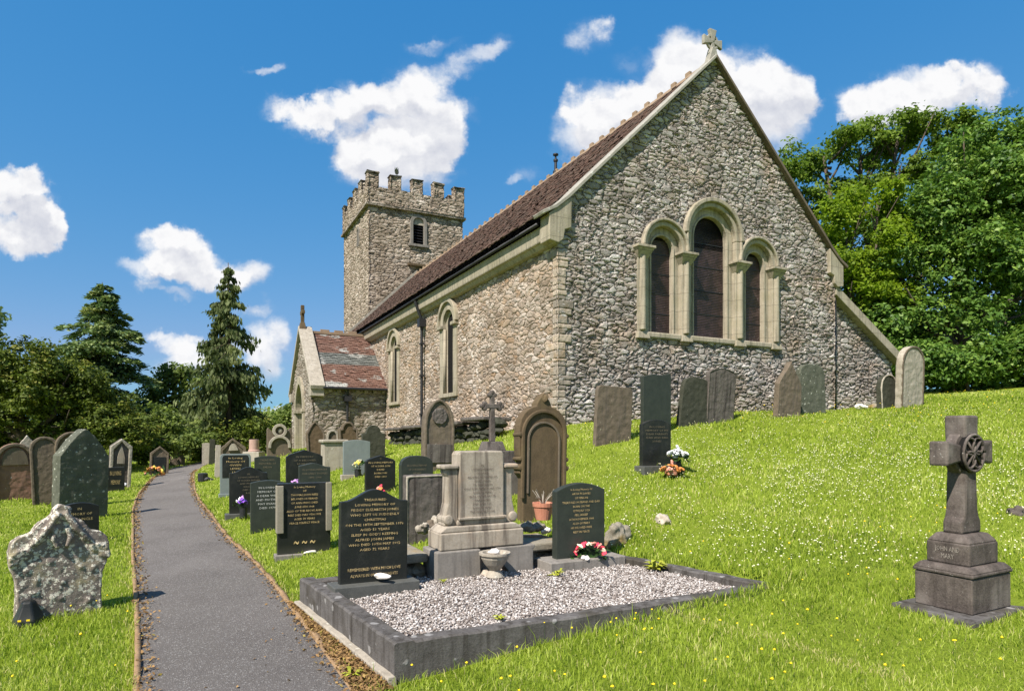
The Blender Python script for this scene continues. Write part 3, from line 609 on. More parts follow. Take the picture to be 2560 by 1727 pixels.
while zq < 5.25:
    hq = rq.uniform(.07, .19); ls, le = (rq.uniform(.22, .5), rq.uniform(.08, .2)) if rq.random() < .5 else (rq.uniform(.10, .22), rq.uniform(.16, .40))
    b = MB(); b.box(.008, le, .008, .2, zq, min(zq + hq - .014, 5.28)); b.box(.0075, .2, .0085, ls, zq + .001, min(zq + hq - .015, 5.279)); o = b.build('quoin', M['quoin'], CR); roughen(o, .014, .018, .06); zq += hq; kq += 1
# cornice, kneelers, copings, gutter, downpipe
mb = MB(); prof = [(.02,5.36),(-.08,5.38),(-.14,5.46),(-.19,5.48),(-.22,5.77),(.02,5.77)]
mb.add([(x, -.02, z) for x, z in prof] + [(x, NL, z) for x, z in prof], [tuple(range(6))[::-1], tuple(range(6, 12))] + [(i, (i+1) % 6, 6+(i+1) % 6, 6+i) for i in range(6)])
mb.build('cornice', M['ashlar'], CR, bevel=.01)
KN = [(-.22,5.42),(.0,5.38),(.11,5.47),(.14,5.66),(.29,5.72),(.30,6.34),(-.22,5.94)]
mb = MB(); mb.prism(KN, -.07, .30); mb.build('kneeler', M['ashlar'], CR, bevel=.015)
mb = MB(); mb.prism([(WD - x, z) for x, z in KN][::-1], -.07, .30); mb.build('kneeler', M['ashlar'], CR, bevel=.015)
CO = [(-.35,5.90),(-.05,6.06),(.25,6.31),(.55,6.61),(APX,10.14),(WD-.55,6.61),(WD-.25,6.31),(WD+.05,6.06),(WD+.35,5.90)]
cin = [(x, z) for x, z in CO]; cout = [(-.38,5.965),(-.08,6.125),(.21,6.37),(.505,6.665),(APX,10.225),(WD-.505,6.665),(WD-.21,6.37),(WD+.08,6.125),(WD+.38,5.965)]
mb = MB()
mb.band(cin[:5], cout[:5], -.10, .34); mb.build('coping', M['coping'], CR, bevel=.012)
mb = MB(); mb.band(cin[4:], cout[4:], -.10, .34); mb.build('coping', M['brown'], CR, bevel=.012)  # north slope in darker brown: its shaded side is put into the colour
mb = MB(); mb.tube([(-.29, .3, 5.80), (-.29, NL, 5.80)], .036, 10); mb.build('gutter', M['iron'], CR, smooth=True)
mb = MB(); mb.tube([(-.30, 8.1, 5.74), (-.26, 8.1, 5.6), (-.10, 8.1, 5.2), (-.09, 8.1, 4.9), (-.09, 8.1, 1.4)], [.05,.05,.05,.045,.045], 10)
mb.box(-.20, .0, 7.98, 8.22, 4.95, 5.2)
for z in (2.2, 3.4, 4.4): mb.box(-.15, -.02, 8.02, 8.18, z, z + .05)
mb.build('downpipe', M['iron'], CR, smooth=False)
# roof of separate tiles
def tiled(name, mat, P0, along, up, la, lu, tw, th, parent, flare=0.0):
    P0, along, up = (np.array(v, float) for v in (P0, along, up)); nrm = np.cross(along, up)
    if nrm[2] < 0: nrm = -nrm
    nr, nc = int(lu / th), int(la / tw); vs, fs, at = [], [], []
    r, c = np.meshgrid(np.arange(nr + 1), np.arange(-1, nc + 1), indexing='ij'); r, c = r.ravel(), c.ravel(); n = len(r)
    o = (r % 2) * .5; j = RNG.normal(0, .006, (n, 4)); tilt = RNG.normal(0, .010, n)
    a0 = np.clip((c + o) * tw + .004, 0, la); a1 = np.clip((c + o + 1) * tw - .004, 0, la); b0 = np.maximum(r * th + j[:, 0], -.02); b1 = np.minimum(r * th + th * 1.25, lu)
    keep = (a1 - a0 > .02) & (b1 > b0); a0, a1, b0, b1, tilt = (q[keep] for q in (a0, a1, b0, b1, tilt)); n = len(a0)
    h0, h1 = .034 + tilt, np.full(n, .010)
    def pt(a, b, h):
        sag = flare * np.maximum(0, 1 - b / 1.2) ** 2
        return P0 + a[:, None]*along + b[:, None]*up + (h + sag)[:, None]*nrm
    V = np.stack([pt(a0,b0,h0), pt(a1,b0,h0+.3*tilt), pt(a1,b1,h1), pt(a0,b1,h1), pt(a0,b0,h0-.024), pt(a1,b0,h0-.024)], 1).reshape(-1, 3)
    i = np.arange(n) * 6; Fc = np.concatenate([np.stack([i, i+1, i+2, i+3], 1), np.stack([i+4, i+5, i+1, i], 1)])
    return np_mesh(name, V, Fc, mat, parent, {'rnd': np.repeat(RNG.random(n), 6)})
sl = np.array([APX + .31, 0, RIDGE - 5.84]); L = np.linalg.norm(sl); su = sl / L
tiled('roof', M['tiles'], (-.31, .30, 5.84), (0, 1, 0), su, NL - .3, L, .17, .105, CR, .10)
tiled('roof', M['tiles'], (WD + .31, .30, 5.84), (0, 1, 0), su * (-1, 1, 1), NL - .3, L, .17, .105, CR, .10)
mb = MB(); mb.prism([(-.20,5.86),(WD+.20,5.86),(APX,10.05)], .2, NL); mb.build('roof_deck', M['shade_black'], CR)
mb = MB(); mb.prism([(APX-.17,10.0),(APX-.12,10.1),(APX,10.19),(APX+.12,10.1),(APX+.17,10.0)][::-1], .34, NL)
for i in range(42):
    y = .75 + i * .515
    if y < NL - .2: mb.box(APX - .04, APX + .04, y, y + .16, 10.12, 10.265)
mb.build('ridge_tiles', M['ridge'], CR, bevel=.012)
mb = MB(); mb.lathe([(.09,10.12),(.09,10.22),(.05,10.24),(.045,10.52),(.075,10.54),(.075,10.60),(.03,10.62),(.03,10.72),(.09,10.74),(.09,10.78)], 12, Matrix.Translation((APX, 7.05, 0)))
mb.build('roof_finial', M['iron'], CR)
mb = MB(); 
for x0, x1, z0, z1 in ((-.45,APX,5.70,10.30),):
    mb.prism([(-.30,5.88),(-.30,6.02),(APX,10.34),(APX,10.18)][::-1], NL - .12, NL - .02)
mb.build('abutment_flashing', M['coping'], CR)
# cross on the gable: a wheel cross with splayed arms
gc = MB(); zc = 10.56
def wheel_cross(mb, cx_, zc, r, y0, y1, flare=.55, neck=.22, M_=None):
    for a in range(4):
        t = PI/2 * a; ca, sa = math.cos(t), math.sin(t)
        pts = [(-neck*r*.75, 0), (neck*r*.75, 0), (flare*r*.62, r), (-flare*r*.62, r)]
        mb.prism([(cx_ + x*ca - z*sa, zc + x*sa + z*ca) for x, z in pts], y0 + .003*a, y1 - .003*a, M_)
    ci = [(cx_ + .44*r*math.cos(k*PI/14), zc + .44*r*math.sin(k*PI/14)) for k in range(28)]; co = [(cx_ + .66*r*math.cos(k*PI/14), zc + .66*r*math.sin(k*PI/14)) for k in range(28)]
    mb.band(ci[::-1], co[::-1], y0 + .02, y1 - .02, M_, closed=True)
wheel_cross(gc, APX, zc, .28, .01, .10, .62, .14)
gc.prism([(APX-.17,10.05),(APX+.17,10.05),(APX+.05,10.42),(APX-.05,10.42)], -.02, .14)
gc.build('gable_cross', M['coping'], CR, bevel=.012)
# lean-to on the north side
vs, fs = gridwall(lambda a, b: np.stack([a, a*0 + .16, b], 1), WD - .05, 11.0, 1.9, 5.4, .03, lambda x, z: z < 5.30 - (x - WD) * .60)
lt = np_mesh('lean_to', vs, fs, M['gable'], CR)
mb = MB(); mb.band([(WD, 5.20), (11.12, 3.54)], [(WD, 5.46), (11.20, 3.76)], -.02, .45); mb.build('verge_coping', M['ashlar'], lt, bevel=.012)
mb = MB(); mb.prism([(WD,5.20),(WD,1.9),(10.95,1.9),(10.95,3.56)], .25, 6); mb.build('lean_to_roof', M['tiles'], lt)
mb = MB(); mb.tube([(WD + .09, .10, 5.15), (WD + .09, .10, 1.9)], .045, 10); mb.build('downpipe', M['iron'], lt, smooth=True)
# tower
TX0, TX1, TY0, TY1 = 1.57, 6.84, NL, NL + 6.0; ZS, ZC, ZM = 13.5, 14.45, 15.22
tw = empty('tower', (0, 0, 0)); tw.parent = CR
def tower_faces(x0, x1, y0, y1, z0, z1, step, cut=None):
    V, Fs, n = [], [], 0
    for (P, a0, a1, rev) in ((lambda a, b: np.stack([a, a*0 + y0, b], 1), x0, x1, False), (lambda a, b: np.stack([a*0 + x0, a, b], 1), y0, y1, True),
                             (lambda a, b: np.stack([a, a*0 + y1, b], 1), x0, x1, True), (lambda a, b: np.stack([a*0 + x1, a, b], 1), y0, y1, False)):
        kp = (lambda a, b, q=len(V): ~cut(q, a, b)) if cut else (lambda a, b: b > -9)
        v, f = gridwall(P, a0, a1, z0, z1, step, kp); Fs.append((f[:, ::-1] if rev else f) + n); V.append(v); n += len(v)
    return np.concatenate(V), np.concatenate(Fs)
TWC, TWZ = 4.28, 11.75       # belfry window centre and sill
def tcut(q, a, b):
    if q == 0: return in_arch(a, b, TWC, .42, TWZ, TWZ + 1.12)
    if q == 1: return in_arch(a, b, 23.9, .14, 11.9, 12.75)
    return np.zeros(a.shape, bool)
vs, fs = tower_faces(TX0, TX1, TY0, TY1, 3.0, ZS, .06, tcut); np_mesh('tower_wall', vs, fs, M['tower'], tw)
mb = MB(); mb.box(TX0 + .2, TX1 - .2, TY0 + .42, TY1 - .2, 3, ZS + .4); mb.build('tower_core', M['shade_black'], tw)
e = .07; mb = MB(); mb.box(TX0 - .16, TX1 + .16, TY0 - .16, TY1 + .16, ZS - .10, ZS + .06); mb.build('string_course', M['porchwall'], tw, bevel=.03)
vs, fs = tower_faces(TX0 - e, TX1 + e, TY0 - e, TY1 + e, ZS + .06, ZC, .06); par = np_mesh('parapet', vs, fs, M['tower'], tw)
mb = MB(); mb.box(TX0, TX1, TY0, TY1, ZS, ZC - .004); mb.build('parapet_core', M['tower'], par)
def merlons(a0, a1, n, wd):
    gap = (a1 - a0 - n * wd) / (n - 1); return [(a0 + i * (wd + gap), a0 + i * (wd + gap) + wd) for i in range(n)]
def merlon(x0, x1, y0, y1):
    b = MB(); N_ = 5
    v, f = tower_faces(x0, x1, y0, y1, ZC - .02, ZM - .1, .09); o = np_mesh('merlon', v, f, M['tower'], tw)
    c = MB(); c.box(x0 + .03, x1 - .03, y0 + .03, y1 - .03, ZC - .02, ZM - .11); c.box(x0 - .05, x1 + .05, y0 - .05, y1 + .05, ZM - .10, ZM + .02, taper=.03); c.build('merlon_cap', M['tower'], o, bevel=.01)
th_ = .45
for i, (a, b) in enumerate(merlons(TX0 - e, TX1 + e, 5, .62)):
    merlon(a, b, TY0 - e, TY0 - e + th_); merlon(a, b, TY1 + e - th_, TY1 + e)
for i, (a, b) in enumerate(merlons(TY0 - e, TY1 + e, 5, .70)):
    if 0 < i < 4: merlon(TX0 - e, TX0 - e + th_, a, b); merlon(TX1 + e - th_, TX1 + e, a, b)
b = MB(); b.band(arch(TWC, .30, TWZ, TWZ + 1.12, 14), arch(TWC, .47, TWZ, TWZ + 1.12, 14), -.03, .25, Matrix.Translation((0, TY0, 0)))
b.box(TWC - .55, TWC + .55, TY0 - .08, TY0 + .25, TWZ - .14, TWZ)
wb = b.build('belfry_window', M['greyplinth'], tw, bevel=.015)
b = MB()
for i in range(7): b.add([(TWC-.31, TY0+.10, TWZ+.02+i*.15), (TWC+.31, TY0+.10, TWZ+.02+i*.15), (TWC+.31, TY0+.26, TWZ+.14+i*.15), (TWC-.31, TY0+.26, TWZ+.14+i*.15)], [(0,1,2,3)])
b.build('louvre', M['iron'], wb)
b = MB(); b.prism(arch(TWC, .31, TWZ + 1.06, TWZ + 1.12, 14)[::-1], .08, .14, Matrix.Translation((0, TY0, 0))); b.build('tympanum', M['palestone'], wb)
b = MB(); b.band(arch(23.9, .12, 11.9, 12.72, 10), arch(23.9, .22, 11.9, 12.72, 10), -.02, .2, Matrix(((0,1,0,TX0),(1,0,0,0),(0,0,1,0),(0,0,0,1)))); flip(b).build('slit_window', M['greyplinth'], tw)
b = MB(); b.box(TX0 + 2.1, TX0 + 4.3, TY0 - .12, TY0 + .05, 10.55, 10.68); b.build('drip_course', M['olive'], tw, bevel=.02)
# porch
PY0, PY1, PX = 12.62, 17.9, -2.68; PM = (PY0 + PY1) / 2; PE, PA = 3.30, 5.62
pc = empty('porch', (0, 0, 0)); pc.parent = CR
AR = (15.55, 1.02, .9, 2.55)      # doorway centre, half width, foot, springing
vs, fs = gridwall(lambda a, b: np.stack([a, a*0 + PY0, b], 1), PX, 0, .5, PE + .1, .05, lambda a, b: b < 9); np_mesh('porch_wall', vs, fs, M['porchwall'], pc)
vs, fs = gridwall(lambda a, b: np.stack([a, a*0 + PY1, b], 1), PX, 0, .5, PE + .1, .1, lambda a, b: b < 9); np_mesh('porch_wall', vs, fs[:, ::-1], M['porchwall'], pc)
vs, fs = gridwall(lambda a, b: np.stack([a*0 + PX, a, b], 1), PY0, PY1, .5, PA, .05,
    lambda y, z: (z < PE + (PA - PE) * (1 - np.abs(y - PM) / (PM - PY0))) & ~in_arch(y, z, AR[0], AR[1] + .08, AR[2]-1, AR[3], 1.25)); np_mesh('porch_gable', vs, fs[:, ::-1], M['porchwall'], pc)
b = MB(); b.band(arch(AR[0], AR[1] - .12, .5, AR[3], 20, 1.35), arch(AR[0], AR[1] + .16, .5, AR[3], 20, 1.35), PX - .05, PX + .45, TS)
for s in (-1, 1): b.box(AR[0] + s*(AR[1]-.02) - .2, AR[0] + s*(AR[1]-.02) + .2, PX - .10, PX + .3, AR[3] - .10, AR[3] + .03, TS)
flip(b).build('doorway_arch', M['ashlar'], pc, bevel=.012)
b = MB(); b.box(PX + 1.0, PX + 1.1, PY0 + .1, PY1 - .1, .5, PE - .05); b.build('inner_wall', M['ashlar'], pc)
sl = np.array([0, PM - PY0 + .22, PA - PE + .02]); L = np.linalg.norm(sl); su = sl / L
tiled('porch_roof', M['porchtiles'], (PX + .2, PY0 - .22, PE - .02), (1, 0, 0), su, -PX - .15, L, .17, .12, pc)
tiled('porch_roof', M['porchtiles'], (PX + .2, PY1 + .22, PE - .02), (1, 0, 0), su * (1, -1, 1), -PX - .15, L, .17, .12, pc)
b = MB(); b.prism([(PY0 - .18, PE - .05), (PY1 + .18, PE - .05), (PM, PA - .03)], PX + .15, 0, TS); flip(b).build('porch_roof_deck', M['shade_black'], pc)
b = MB(); b.band([(PY0 - .26, PE - .10), (PM, PA + .08), (PY1 + .26, PE - .10)], [(PY0 - .30, PE + .04), (PM, PA + .26), (PY1 + .30, PE + .04)], PX - .10, PX + .42, TS)
b.box(PY0 - .2, PY0 + .25, PX - .08, PX + .40, PE - .34, PE + .02, TS); b.box(PY1 - .25, PY1 + .2, PX - .08, PX + .40, PE - .34, PE + .02, TS)
flip(b).build('porch_coping', M['palestone'], pc, bevel=.015)
b = MB(); b.box(PX + .42, -.05, PM - .10, PM + .10, PA - .02, PA + .09)
for i in range(3): b.box(PX + .75 + i*.55, PX + 1.1 + i*.55, PM - .05, PM + .05, PA + .08, PA + .18)
b.build('porch_ridge', M['ridge'], pc, bevel=.01)
b = MB(); b.box(PX - .08, PX + .2, PM - .16, PM + .16, PA + .12, PA + .40, taper=.06); b.box(PX, PX + .13, PM - .07, PM + .07, PA + .38, PA + 1.08); b.box(PX + .004, PX + .126, PM - .25, PM + .25, PA + .72, PA + .86)
b.build('porch_cross', M['olive'], pc, bevel=.015)
b = MB(); b.tube([(PX + .35, PY0 - .26, PE - .04), (0, PY0 - .26, PE - .04)], .05, 8); b.tube([(PX + 1.25, PY0 - .2, PE - .1), (PX + 1.25, PY0 - .07, PE - .45), (PX + 1.25, PY0 - .07, 1.0)], .045, 8); b.box(PX + 1.12, PX + 1.38, PY0 - .2, PY0, PE - .5, PE - .3)
b.build('porch_downpipe', M['iron'], pc)
b = MB()
for i in range(7): x = PX + .55 + i * .33; b.box(x, x + .13, PY0 - .12, PY0 + .02, PE - .18, PE - .02)
b.box(PX + .3, 0, PY0 - .05, PY0, PE - .08, PE + .06); b.build('corbel_table', M['ashlar'], pc, bevel=.01)

# ------------------------------------------------------------------ headstones and other graves
FNT = None
def text_geo(lines, spacing=1.0):
    cu = D.curves.new('lettering', 'FONT'); cu.body = '\n'.join(lines); cu.align_x = 'CENTER'; cu.size = 1; cu.space_line = spacing; cu.resolution_u = 1; cu.offset = .0
    o = D.objects.new('lettering', cu); COL.objects.link(o); bpy.context.view_layer.update()
    me = D.meshes.new_from_object(o.evaluated_get(bpy.context.evaluated_depsgraph_get()))
    vs = np.array([v.co[:] for v in me.vertices]); fs = [tuple(p.vertices) for p in me.polygons]
    D.objects.remove(o); D.curves.remove(cu); D.meshes.remove(me); return vs, fs
def inscription(lines, parent, xc, w, z0, z1, y, mat, name='inscription'):
    vs, fs = text_geo(lines, 1.45); lo, hi = vs.min(0), vs.max(0)
    sx = w / (hi[0] - lo[0]); sz = (z1 - z0) / (hi[1] - lo[1])
    P = [(xc + (v[0] - (lo[0] + hi[0]) / 2) * sx, y, z0 + (v[1] - lo[1]) * sz) for v in vs]
    b = MB(); b.add(P, fs); return b.build(name, mat, parent)
def top_profile(kind, w, h, n=28):
    h_ = w / 2; pts = [(-h_, -.2), (h_, -.2)]; xs = [h_ - w * i / n for i in range(n + 1)]
    def f(x):
        a = abs(x) / h_
        if kind == 'flat': return h
        if kind == 'seg': return h - .13*w * a*a
        if kind == 'lowseg': return h - .07*w * a*a
        if kind == 'ogee': return h - .17*w * (0.5 - 0.5*math.cos(PI * min(1, a / .92)))
        if kind == 'round': return h - h_ * (1 - math.sqrt(max(0, 1 - a*a)))
        if kind == 'flatround': return h - .55*h_ * (1 - math.sqrt(max(0, 1 - a**2.6)))
        if kind == 'corner': return h - (0 if a < .8 else .2*h_ * (1 - math.sqrt(max(0, 1 - ((a - .8)/.2)**2))))
        if kind == 'gothic': return h - .62*w * a**1.35
        if kind == 'roundgothic': return h - .5*w * a**1.8
        if kind == 'lancet': return h - .8*w * (1 - math.sqrt(max(0, 1.0 - ((a*.8 + .2))**2)) / math.sqrt(1 - .04))
        if kind == 'peak': return h - .16*w * a - (.03*w if a > .9 else 0)
        if kind == 'gable': return h - .42*w * a
        if kind == 'shoulder': return (h - .30*w * (1 - math.sqrt(max(0, 1 - (a/.62)**2)))) if a < .62 else (h - .33*w if a < .66 else h - .36*w - .03*w*(a-.66))
        if kind == 'wave': return h - .10*w * (1 - math.cos(a * PI * 1.0)) * .5 - .03*w*math.sin(x / h_ * 2)
        if kind == 'tilted': return h - .10*w * (0.5 - x / w) - .02*w*math.sin(8 * x / w)
        if kind == 'spire': return h - (.75*w * a if a < .3 else (.225*w + .05*w if a < .36 else .30*w + .42*w * ((a - .36)/.64)**1.3))
        return h
    return pts + [(x, f(x)) for x in xs]
STONES = []
def hs(label, uL, uR, vT, vB, kind='seg', mat='black', phi=PHI, thick=.10, text=None, tmat='gold', tbox=(.8, .3, .88), plinth=None, lean=(0, 0), group=None, Y=None, edge=None, zb=None, name='headstone', sidemat=None, bevel=.008, border=None, panel=None, cat='headstone', rough=None):
    if rough is None: rough = mat in ('algae', 'algae_lichen', 'brown', 'red', 'olive', 'weathered', 'palestone')
    uc = (uL + uR) / 2; r = (uc - U0) / F
    p = gpt(uc, vB) if Y is None else Vector((r * Y, Y, ground(r * Y, Y)))
    if zb is not None: p.z = zb
    y = p.y; w = (uR - uL) * y / (F * (math.cos(phi) - math.sin(phi) * r)); ztop = CH + (V0 - vT) / F * y
    ph = plinth[1] if plinth else 0.0; h = ztop - p.z - ph
    if rough and lean == (0, 0): rl = random.Random(int(uL*7 + vT)); lean = (R(rl.uniform(-3.5, 3.5)), R(rl.uniform(-3, 3)))
    multi = bool(text or plinth or border or panel or edge)
    STONES.append((p.x, p.y, w, thick))
    prof = [(x, z + ph) for x, z in top_profile(kind, w, h)]
    if multi:
        root = empty(name, p, phi, lean[0], lean[1]); par = root
        b = MB(); b.prism(prof, 0, thick); slab = b.build('slab', M[mat], par, bevel=0 if rough else bevel)
        if rough: roughen(slab, max(.014, w*.02), w*.028, w*.16)
    else:
        b = MB(); b.prism(prof, 0, thick); root = b.build(name, M[mat], None, bevel=0 if rough else bevel); root.location = p
        if rough: roughen(root, max(.014, w*.02), w*.03, w*.16)
        root.rotation_euler = (Matrix.Rotation(phi, 3, 'Z') @ Matrix.Rotation(lean[0], 3, 'X') @ Matrix.Rotation(lean[1], 3, 'Y')).to_euler()
    if group is None:
        group = 'old headstones left of the path' if uc < 470 else 'old headstones along the church gable' if uc > 1480 and vB < 1115 else 'dark headstones right of the path' if mat in ('black', 'green_slate', 'slate') else 'older headstones below the church'
    tag(root, label, cat, group)
    if plinth:
        ew, phh, pd, pm = plinth; b = MB(); b.box(-w/2 - ew, w/2 + ew, -pd, thick + pd*.6, -.15, ph); b.build('plinth', M[pm], par, bevel=.008)
    if border:
        bw, bm_, bd = border
        inner = [(x * (1 - 2*bw/w), z if i < 2 else z - bw) for i, (x, z) in enumerate(prof)]
        b = MB(); b.band([(x, z) for x, z in inner[1:] + inner[:1]][::-1], [(x, z) for x, z in prof[1:] + prof[:1]][::-1], -bd, .012); mo_ = b.build('moulding', M[bm_], par, bevel=0 if rough else .006)
        if rough: roughen(mo_, .012, w*.022, w*.12)
    if panel:
        pm, fw, f0, f1, pd, kd = panel
        pp = [(x * fw, (z if i > 1 else z)) for i, (x, z) in enumerate(top_profile(kd, w, (f1 - f0) * h))]
        pp = [(x, ph + f0*h + (max(0, z))) for x, z in pp]
        b = MB(); b.prism(pp, -pd, .003); b.build('panel', M[pm], par, bevel=.005)
    if text: inscription(text, par, 0, w * tbox[0], ph + h * tbox[1], ph + h * tbox[2], -.004 - (panel[4] if panel else 0), M[tmat])
    return root, p, w, h, ph
GB = 'modern black granite headstones right of the path'
GOLD = 'faint gilt lettering'
# --- right of the path, front to back
r19 = hs('large polished black headstone with gilt lettering inside the left end of the gravel plot', 851, 1020, 1223, 1462, 'ogee', 'black', phi=R(29), thick=.075, Y=5.60, zb=.195, lean=(R(-1.5), R(1.2)),
   text=['TREASURED', 'LOVING MEMORY OF', 'PEGGY ELIZABETH JONES', 'WHO LEFT US SUDDENLY', 'CHRISTMAS', 'ON THE 18TH SEPTEMBER 1976', 'AGED 51 YEARS', 'SLEEP IN GOD\'S KEEPING', 'ALFRED JOHN JAMES', 'WHO DIED 10TH MAY 1992', 'AGED 72 YEARS'], tbox=(.86, .34, .90),
   plinth=(.075, .095, .13, 'blackside'))
inscription(['REMEMBERED WITH MUCH LOVE', 'ALWAYS IN OUR THOUGHTS'], r19[0], 0, r19[2]*.78, r19[4] + .05, r19[4] + .13, -.004, M['gold'])
f2 = hs('tall black headstone with a wreath at its foot at the back of the gravel plot', 1393, 1513, 1207, 1404, 'seg', 'green_slate', thick=.10, Y=6.7, zb=.195,
   text=['In Loving Memory Of', 'ARTHUR DAVIES', 'OF PENLAN', 'TREASURED HUSBAND AND DAD', 'BORN ON THE', '12TH JULY 1920', 'FELL ASLEEP', '16TH NOVEMBER 1984', 'ALSO OF MARY', 'HIS BELOVED WIFE', 'REST IN PEACE'], tbox=(.78, .33, .93), tmat='gold', plinth=(.16, .10, .16, 'greyplinth'))
r10 = hs('black headstone with pale stone side strips and dense gilt script, facing the path edge', *[z2(925, 0)[0], z2(1342, 0)[0], z2(0, 492)[1], z2(0, 1062)[1]], 'flat', 'black', thick=.10,
   text=['In Loving Memory', 'OF', 'THOMAS JOHN REES', 'BELOVED HUSBAND', 'OF ANN WHO DIED', 'JUNE 4TH 1968', 'ALSO OF THE ABOVE ANN', 'REES DIED MAY 9TH 1975', 'AGED 73 YEARS', 'PEACE PERFECT PEACE'], tbox=(.66, .42, .96), plinth=(.03, .03, .06, 'greyplinth'))
w = r10[2]; h = r10[3]; ph = r10[4]
for x0, x1, zt in ((-w/2 - .012, -w/2 + .07, .97), (w/2 - .06, w/2 + .012, 1.0)):
    b = MB(); b.box(x0, x1, -.03, .11, ph + h*.30, ph + h*zt); b.build('side_strip', M['strip'], r10[0], bevel=.008)
inscription(['~ ~ ~'], r10[0], 0, w*.4, ph + h*.13, ph + h*.18, -.004, M['gold'])
hs('narrow black headstone with silver lettering, half hidden by the stone with pale side strips', z2(712,0)[0], z2(975,0)[0], z2(0,472)[1], z2(0,875)[1], 'lowseg', 'green_slate', thick=.09,
   text=['IN LOVING', 'MEMORY OF', 'A DEAR WIFE', 'AND MOTHER', 'MAY EVANS', 'DIED 1979'], tmat='silver', tbox=(.7, .45, .88))
hs('black headstone with grey-edged arched top, purple and white flowers at its foot', z2(545,0)[0], z2(845,0)[0], z2(0,366)[1], z2(0,752)[1], 'ogee', 'black', thick=.09,
   text=['IN', 'LOVING MEMORY', 'OF A DEAR FATHER', 'AND MOTHER', 'WILLIAM', 'DIED 1971', 'R.I.P.'], tmat='faint', tbox=(.6, .42, .86), plinth=(.07, .05, .08, 'blackside'), edge=1)
hs('grey granite headstone with rounded top and black lettered face, last before the path bend', z2(472,0)[0], z2(715,0)[0], z2(0,265)[1], z2(0,588)[1], 'corner', 'slate', thick=.12,
   panel=('black', .86, .40, .97, .006, 'corner'), text=['In Loving', 'Memory Of', 'GWEN', 'LEWIS', '1963'], tbox=(.6, .52, .92), plinth=(.03, .04, .05, 'slate'))
hs('plain black headstone with flat top behind the arched stone with purple flowers', z2(742,0)[0], z2(945,0)[0], z2(0,280)[1], z2(0,600)[1], 'lowseg', 'green_slate', thick=.09, Y=15.5, text=['TREASURED', 'MEMORIES OF', 'EMLYN'], tmat='faint', tbox=(.65, .62, .9))
hs('black headstone with roof-shaped top and gilt panel, left of the blue-grey slate', z2(992,0)[0], z2(1278,0)[0], z2(0,232)[1], z2(0,640)[1], 'peak', 'black', thick=.12, Y=13.2, text=['IN MEMORY', 'OF A BELOVED', 'HUSBAND'], tmat='faint', tbox=(.6, .66, .86))
hs('tall green-black slate headstone with rough top, directly behind the stone with side strips', z2(1092,0)[0], z2(1338,0)[0], z2(0,338)[1], z2(0,860)[1], 'wave', 'green_slate', thick=.10, Y=10.3, text=['IN LOVING MEMORY', 'MARGARET THOMAS', '1898 - 1964'], tmat='faint', tbox=(.8, .72, .9))
hs('blue-grey slate headstone standing alone on the grass', z2(1440,0)[0], z2(1650,0)[0], z2(0,155)[1], z2(0,440)[1], 'lowseg', 'slate', thick=.09, plinth=(.05, .04, .06, 'palestone'))
r18 = hs('small square black headstone with bold gilt lettering and red flowers in front', z2(1615,0)[0], z2(1848,0)[0], z2(0,275)[1], z2(0,575)[1], 'peak', 'black', thick=.10, Y=10.9,
   text=['*', 'IN LOVING MEMORY', 'OF A DEAR SON', 'DAVID', 'BORN 1949', 'DIED 1969'], tbox=(.82, .44, .93))
# --- left of the path
LPHI = R(50)
hs('red-brown sandstone headstone with carved round arch, at the left edge of the photo', -12, 88, 1108, 1250, 'round', 'red', phi=R(42), thick=.16, border=(.07, 'brown', .05), panel=('brown', .66, .62, .93, .03, 'round'))
hs('stone with a small pointed finial peering over the red-brown arch', 52, 94, 1087, 1240, 'spire', 'palestone', phi=R(42), thick=.14, Y=16.8)
hs('dark brown round-topped headstone with an inner carved arc, beside the pointed lichened stone', 82, 158, 1091, 1246, 'round', 'brown', phi=R(38), thick=.14, border=(.06, 'brown', .03), Y=14.6)
hs('olive round-topped headstone mostly hidden behind the pointed lichened stone', 141, 232, 1079, 1240, 'round', 'olive', phi=R(42), thick=.13, border=(.05, 'brown', .03), Y=14.2)
hs('tall pointed gothic headstone spotted with lichen, left of the path', 148, 270, 1072, 1290, 'gothic', 'algae_lichen', phi=R(56), thick=.34, lean=(0, R(1.5)), Y=12.2)
hs('small black gilt-lettered headstone in front of the pointed lichened stone', 150, 249, 1256, 1336, 'seg', 'black', phi=R(45), thick=.08, text=['IN', 'MEMORY OF', 'DEAR UNCLE', 'WILL', 'R.I.P.'], tbox=(.66, .3, .88), Y=9.4)
hs('pale carved gothic headstone with a canopy top beside the left hedge', 271, 326, 1096, 1214, 'gable', 'weathered', phi=R(40), thick=.2, border=(.09, 'palestone', .07), Y=19.5, panel=('pale', .34, .5, .86, .05, 'gothic'))
hs('low black kerb stone with fan-shaped gilding in front of the canopied stone', 266, 312, 1168, 1224, 'flat', 'black', phi=R(40), thick=.15, text=['IN LOVING','MEMORY'], tmat='gold', tbox=(.6, .3, .85), Y=18.2)
hs('gabled dark headstone with an orange wreath, beside the far left path bend', 374, 421, 1115, 1186, 'gable', 'brown', phi=R(34), thick=.18, border=(.07, 'brown', .05), panel=('black', .66, .05, .62, .02, 'flat'))
hs('small round brown headstone at the far end of the path', 424, 462, 1123, 1164, 'gothic', 'brown', thick=.15)
hs('pale lichened headstone at the end of the path, left of the dark one', 505, 528, 1107, 1160, 'lowseg', 'palestone', thick=.15, Y=31)
hs('dark upright headstone at the end of the path under the conifer', 522, 536, 1098, 1158, 'flat', 'algae', thick=.15, Y=30)
hs('slim pale headstone edge beside the rounded grey granite', z2(427,0)[0], z2(470,0)[0], z2(0,195)[1], z2(0,510)[1], 'flat', 'palestone', thick=.14, Y=19)
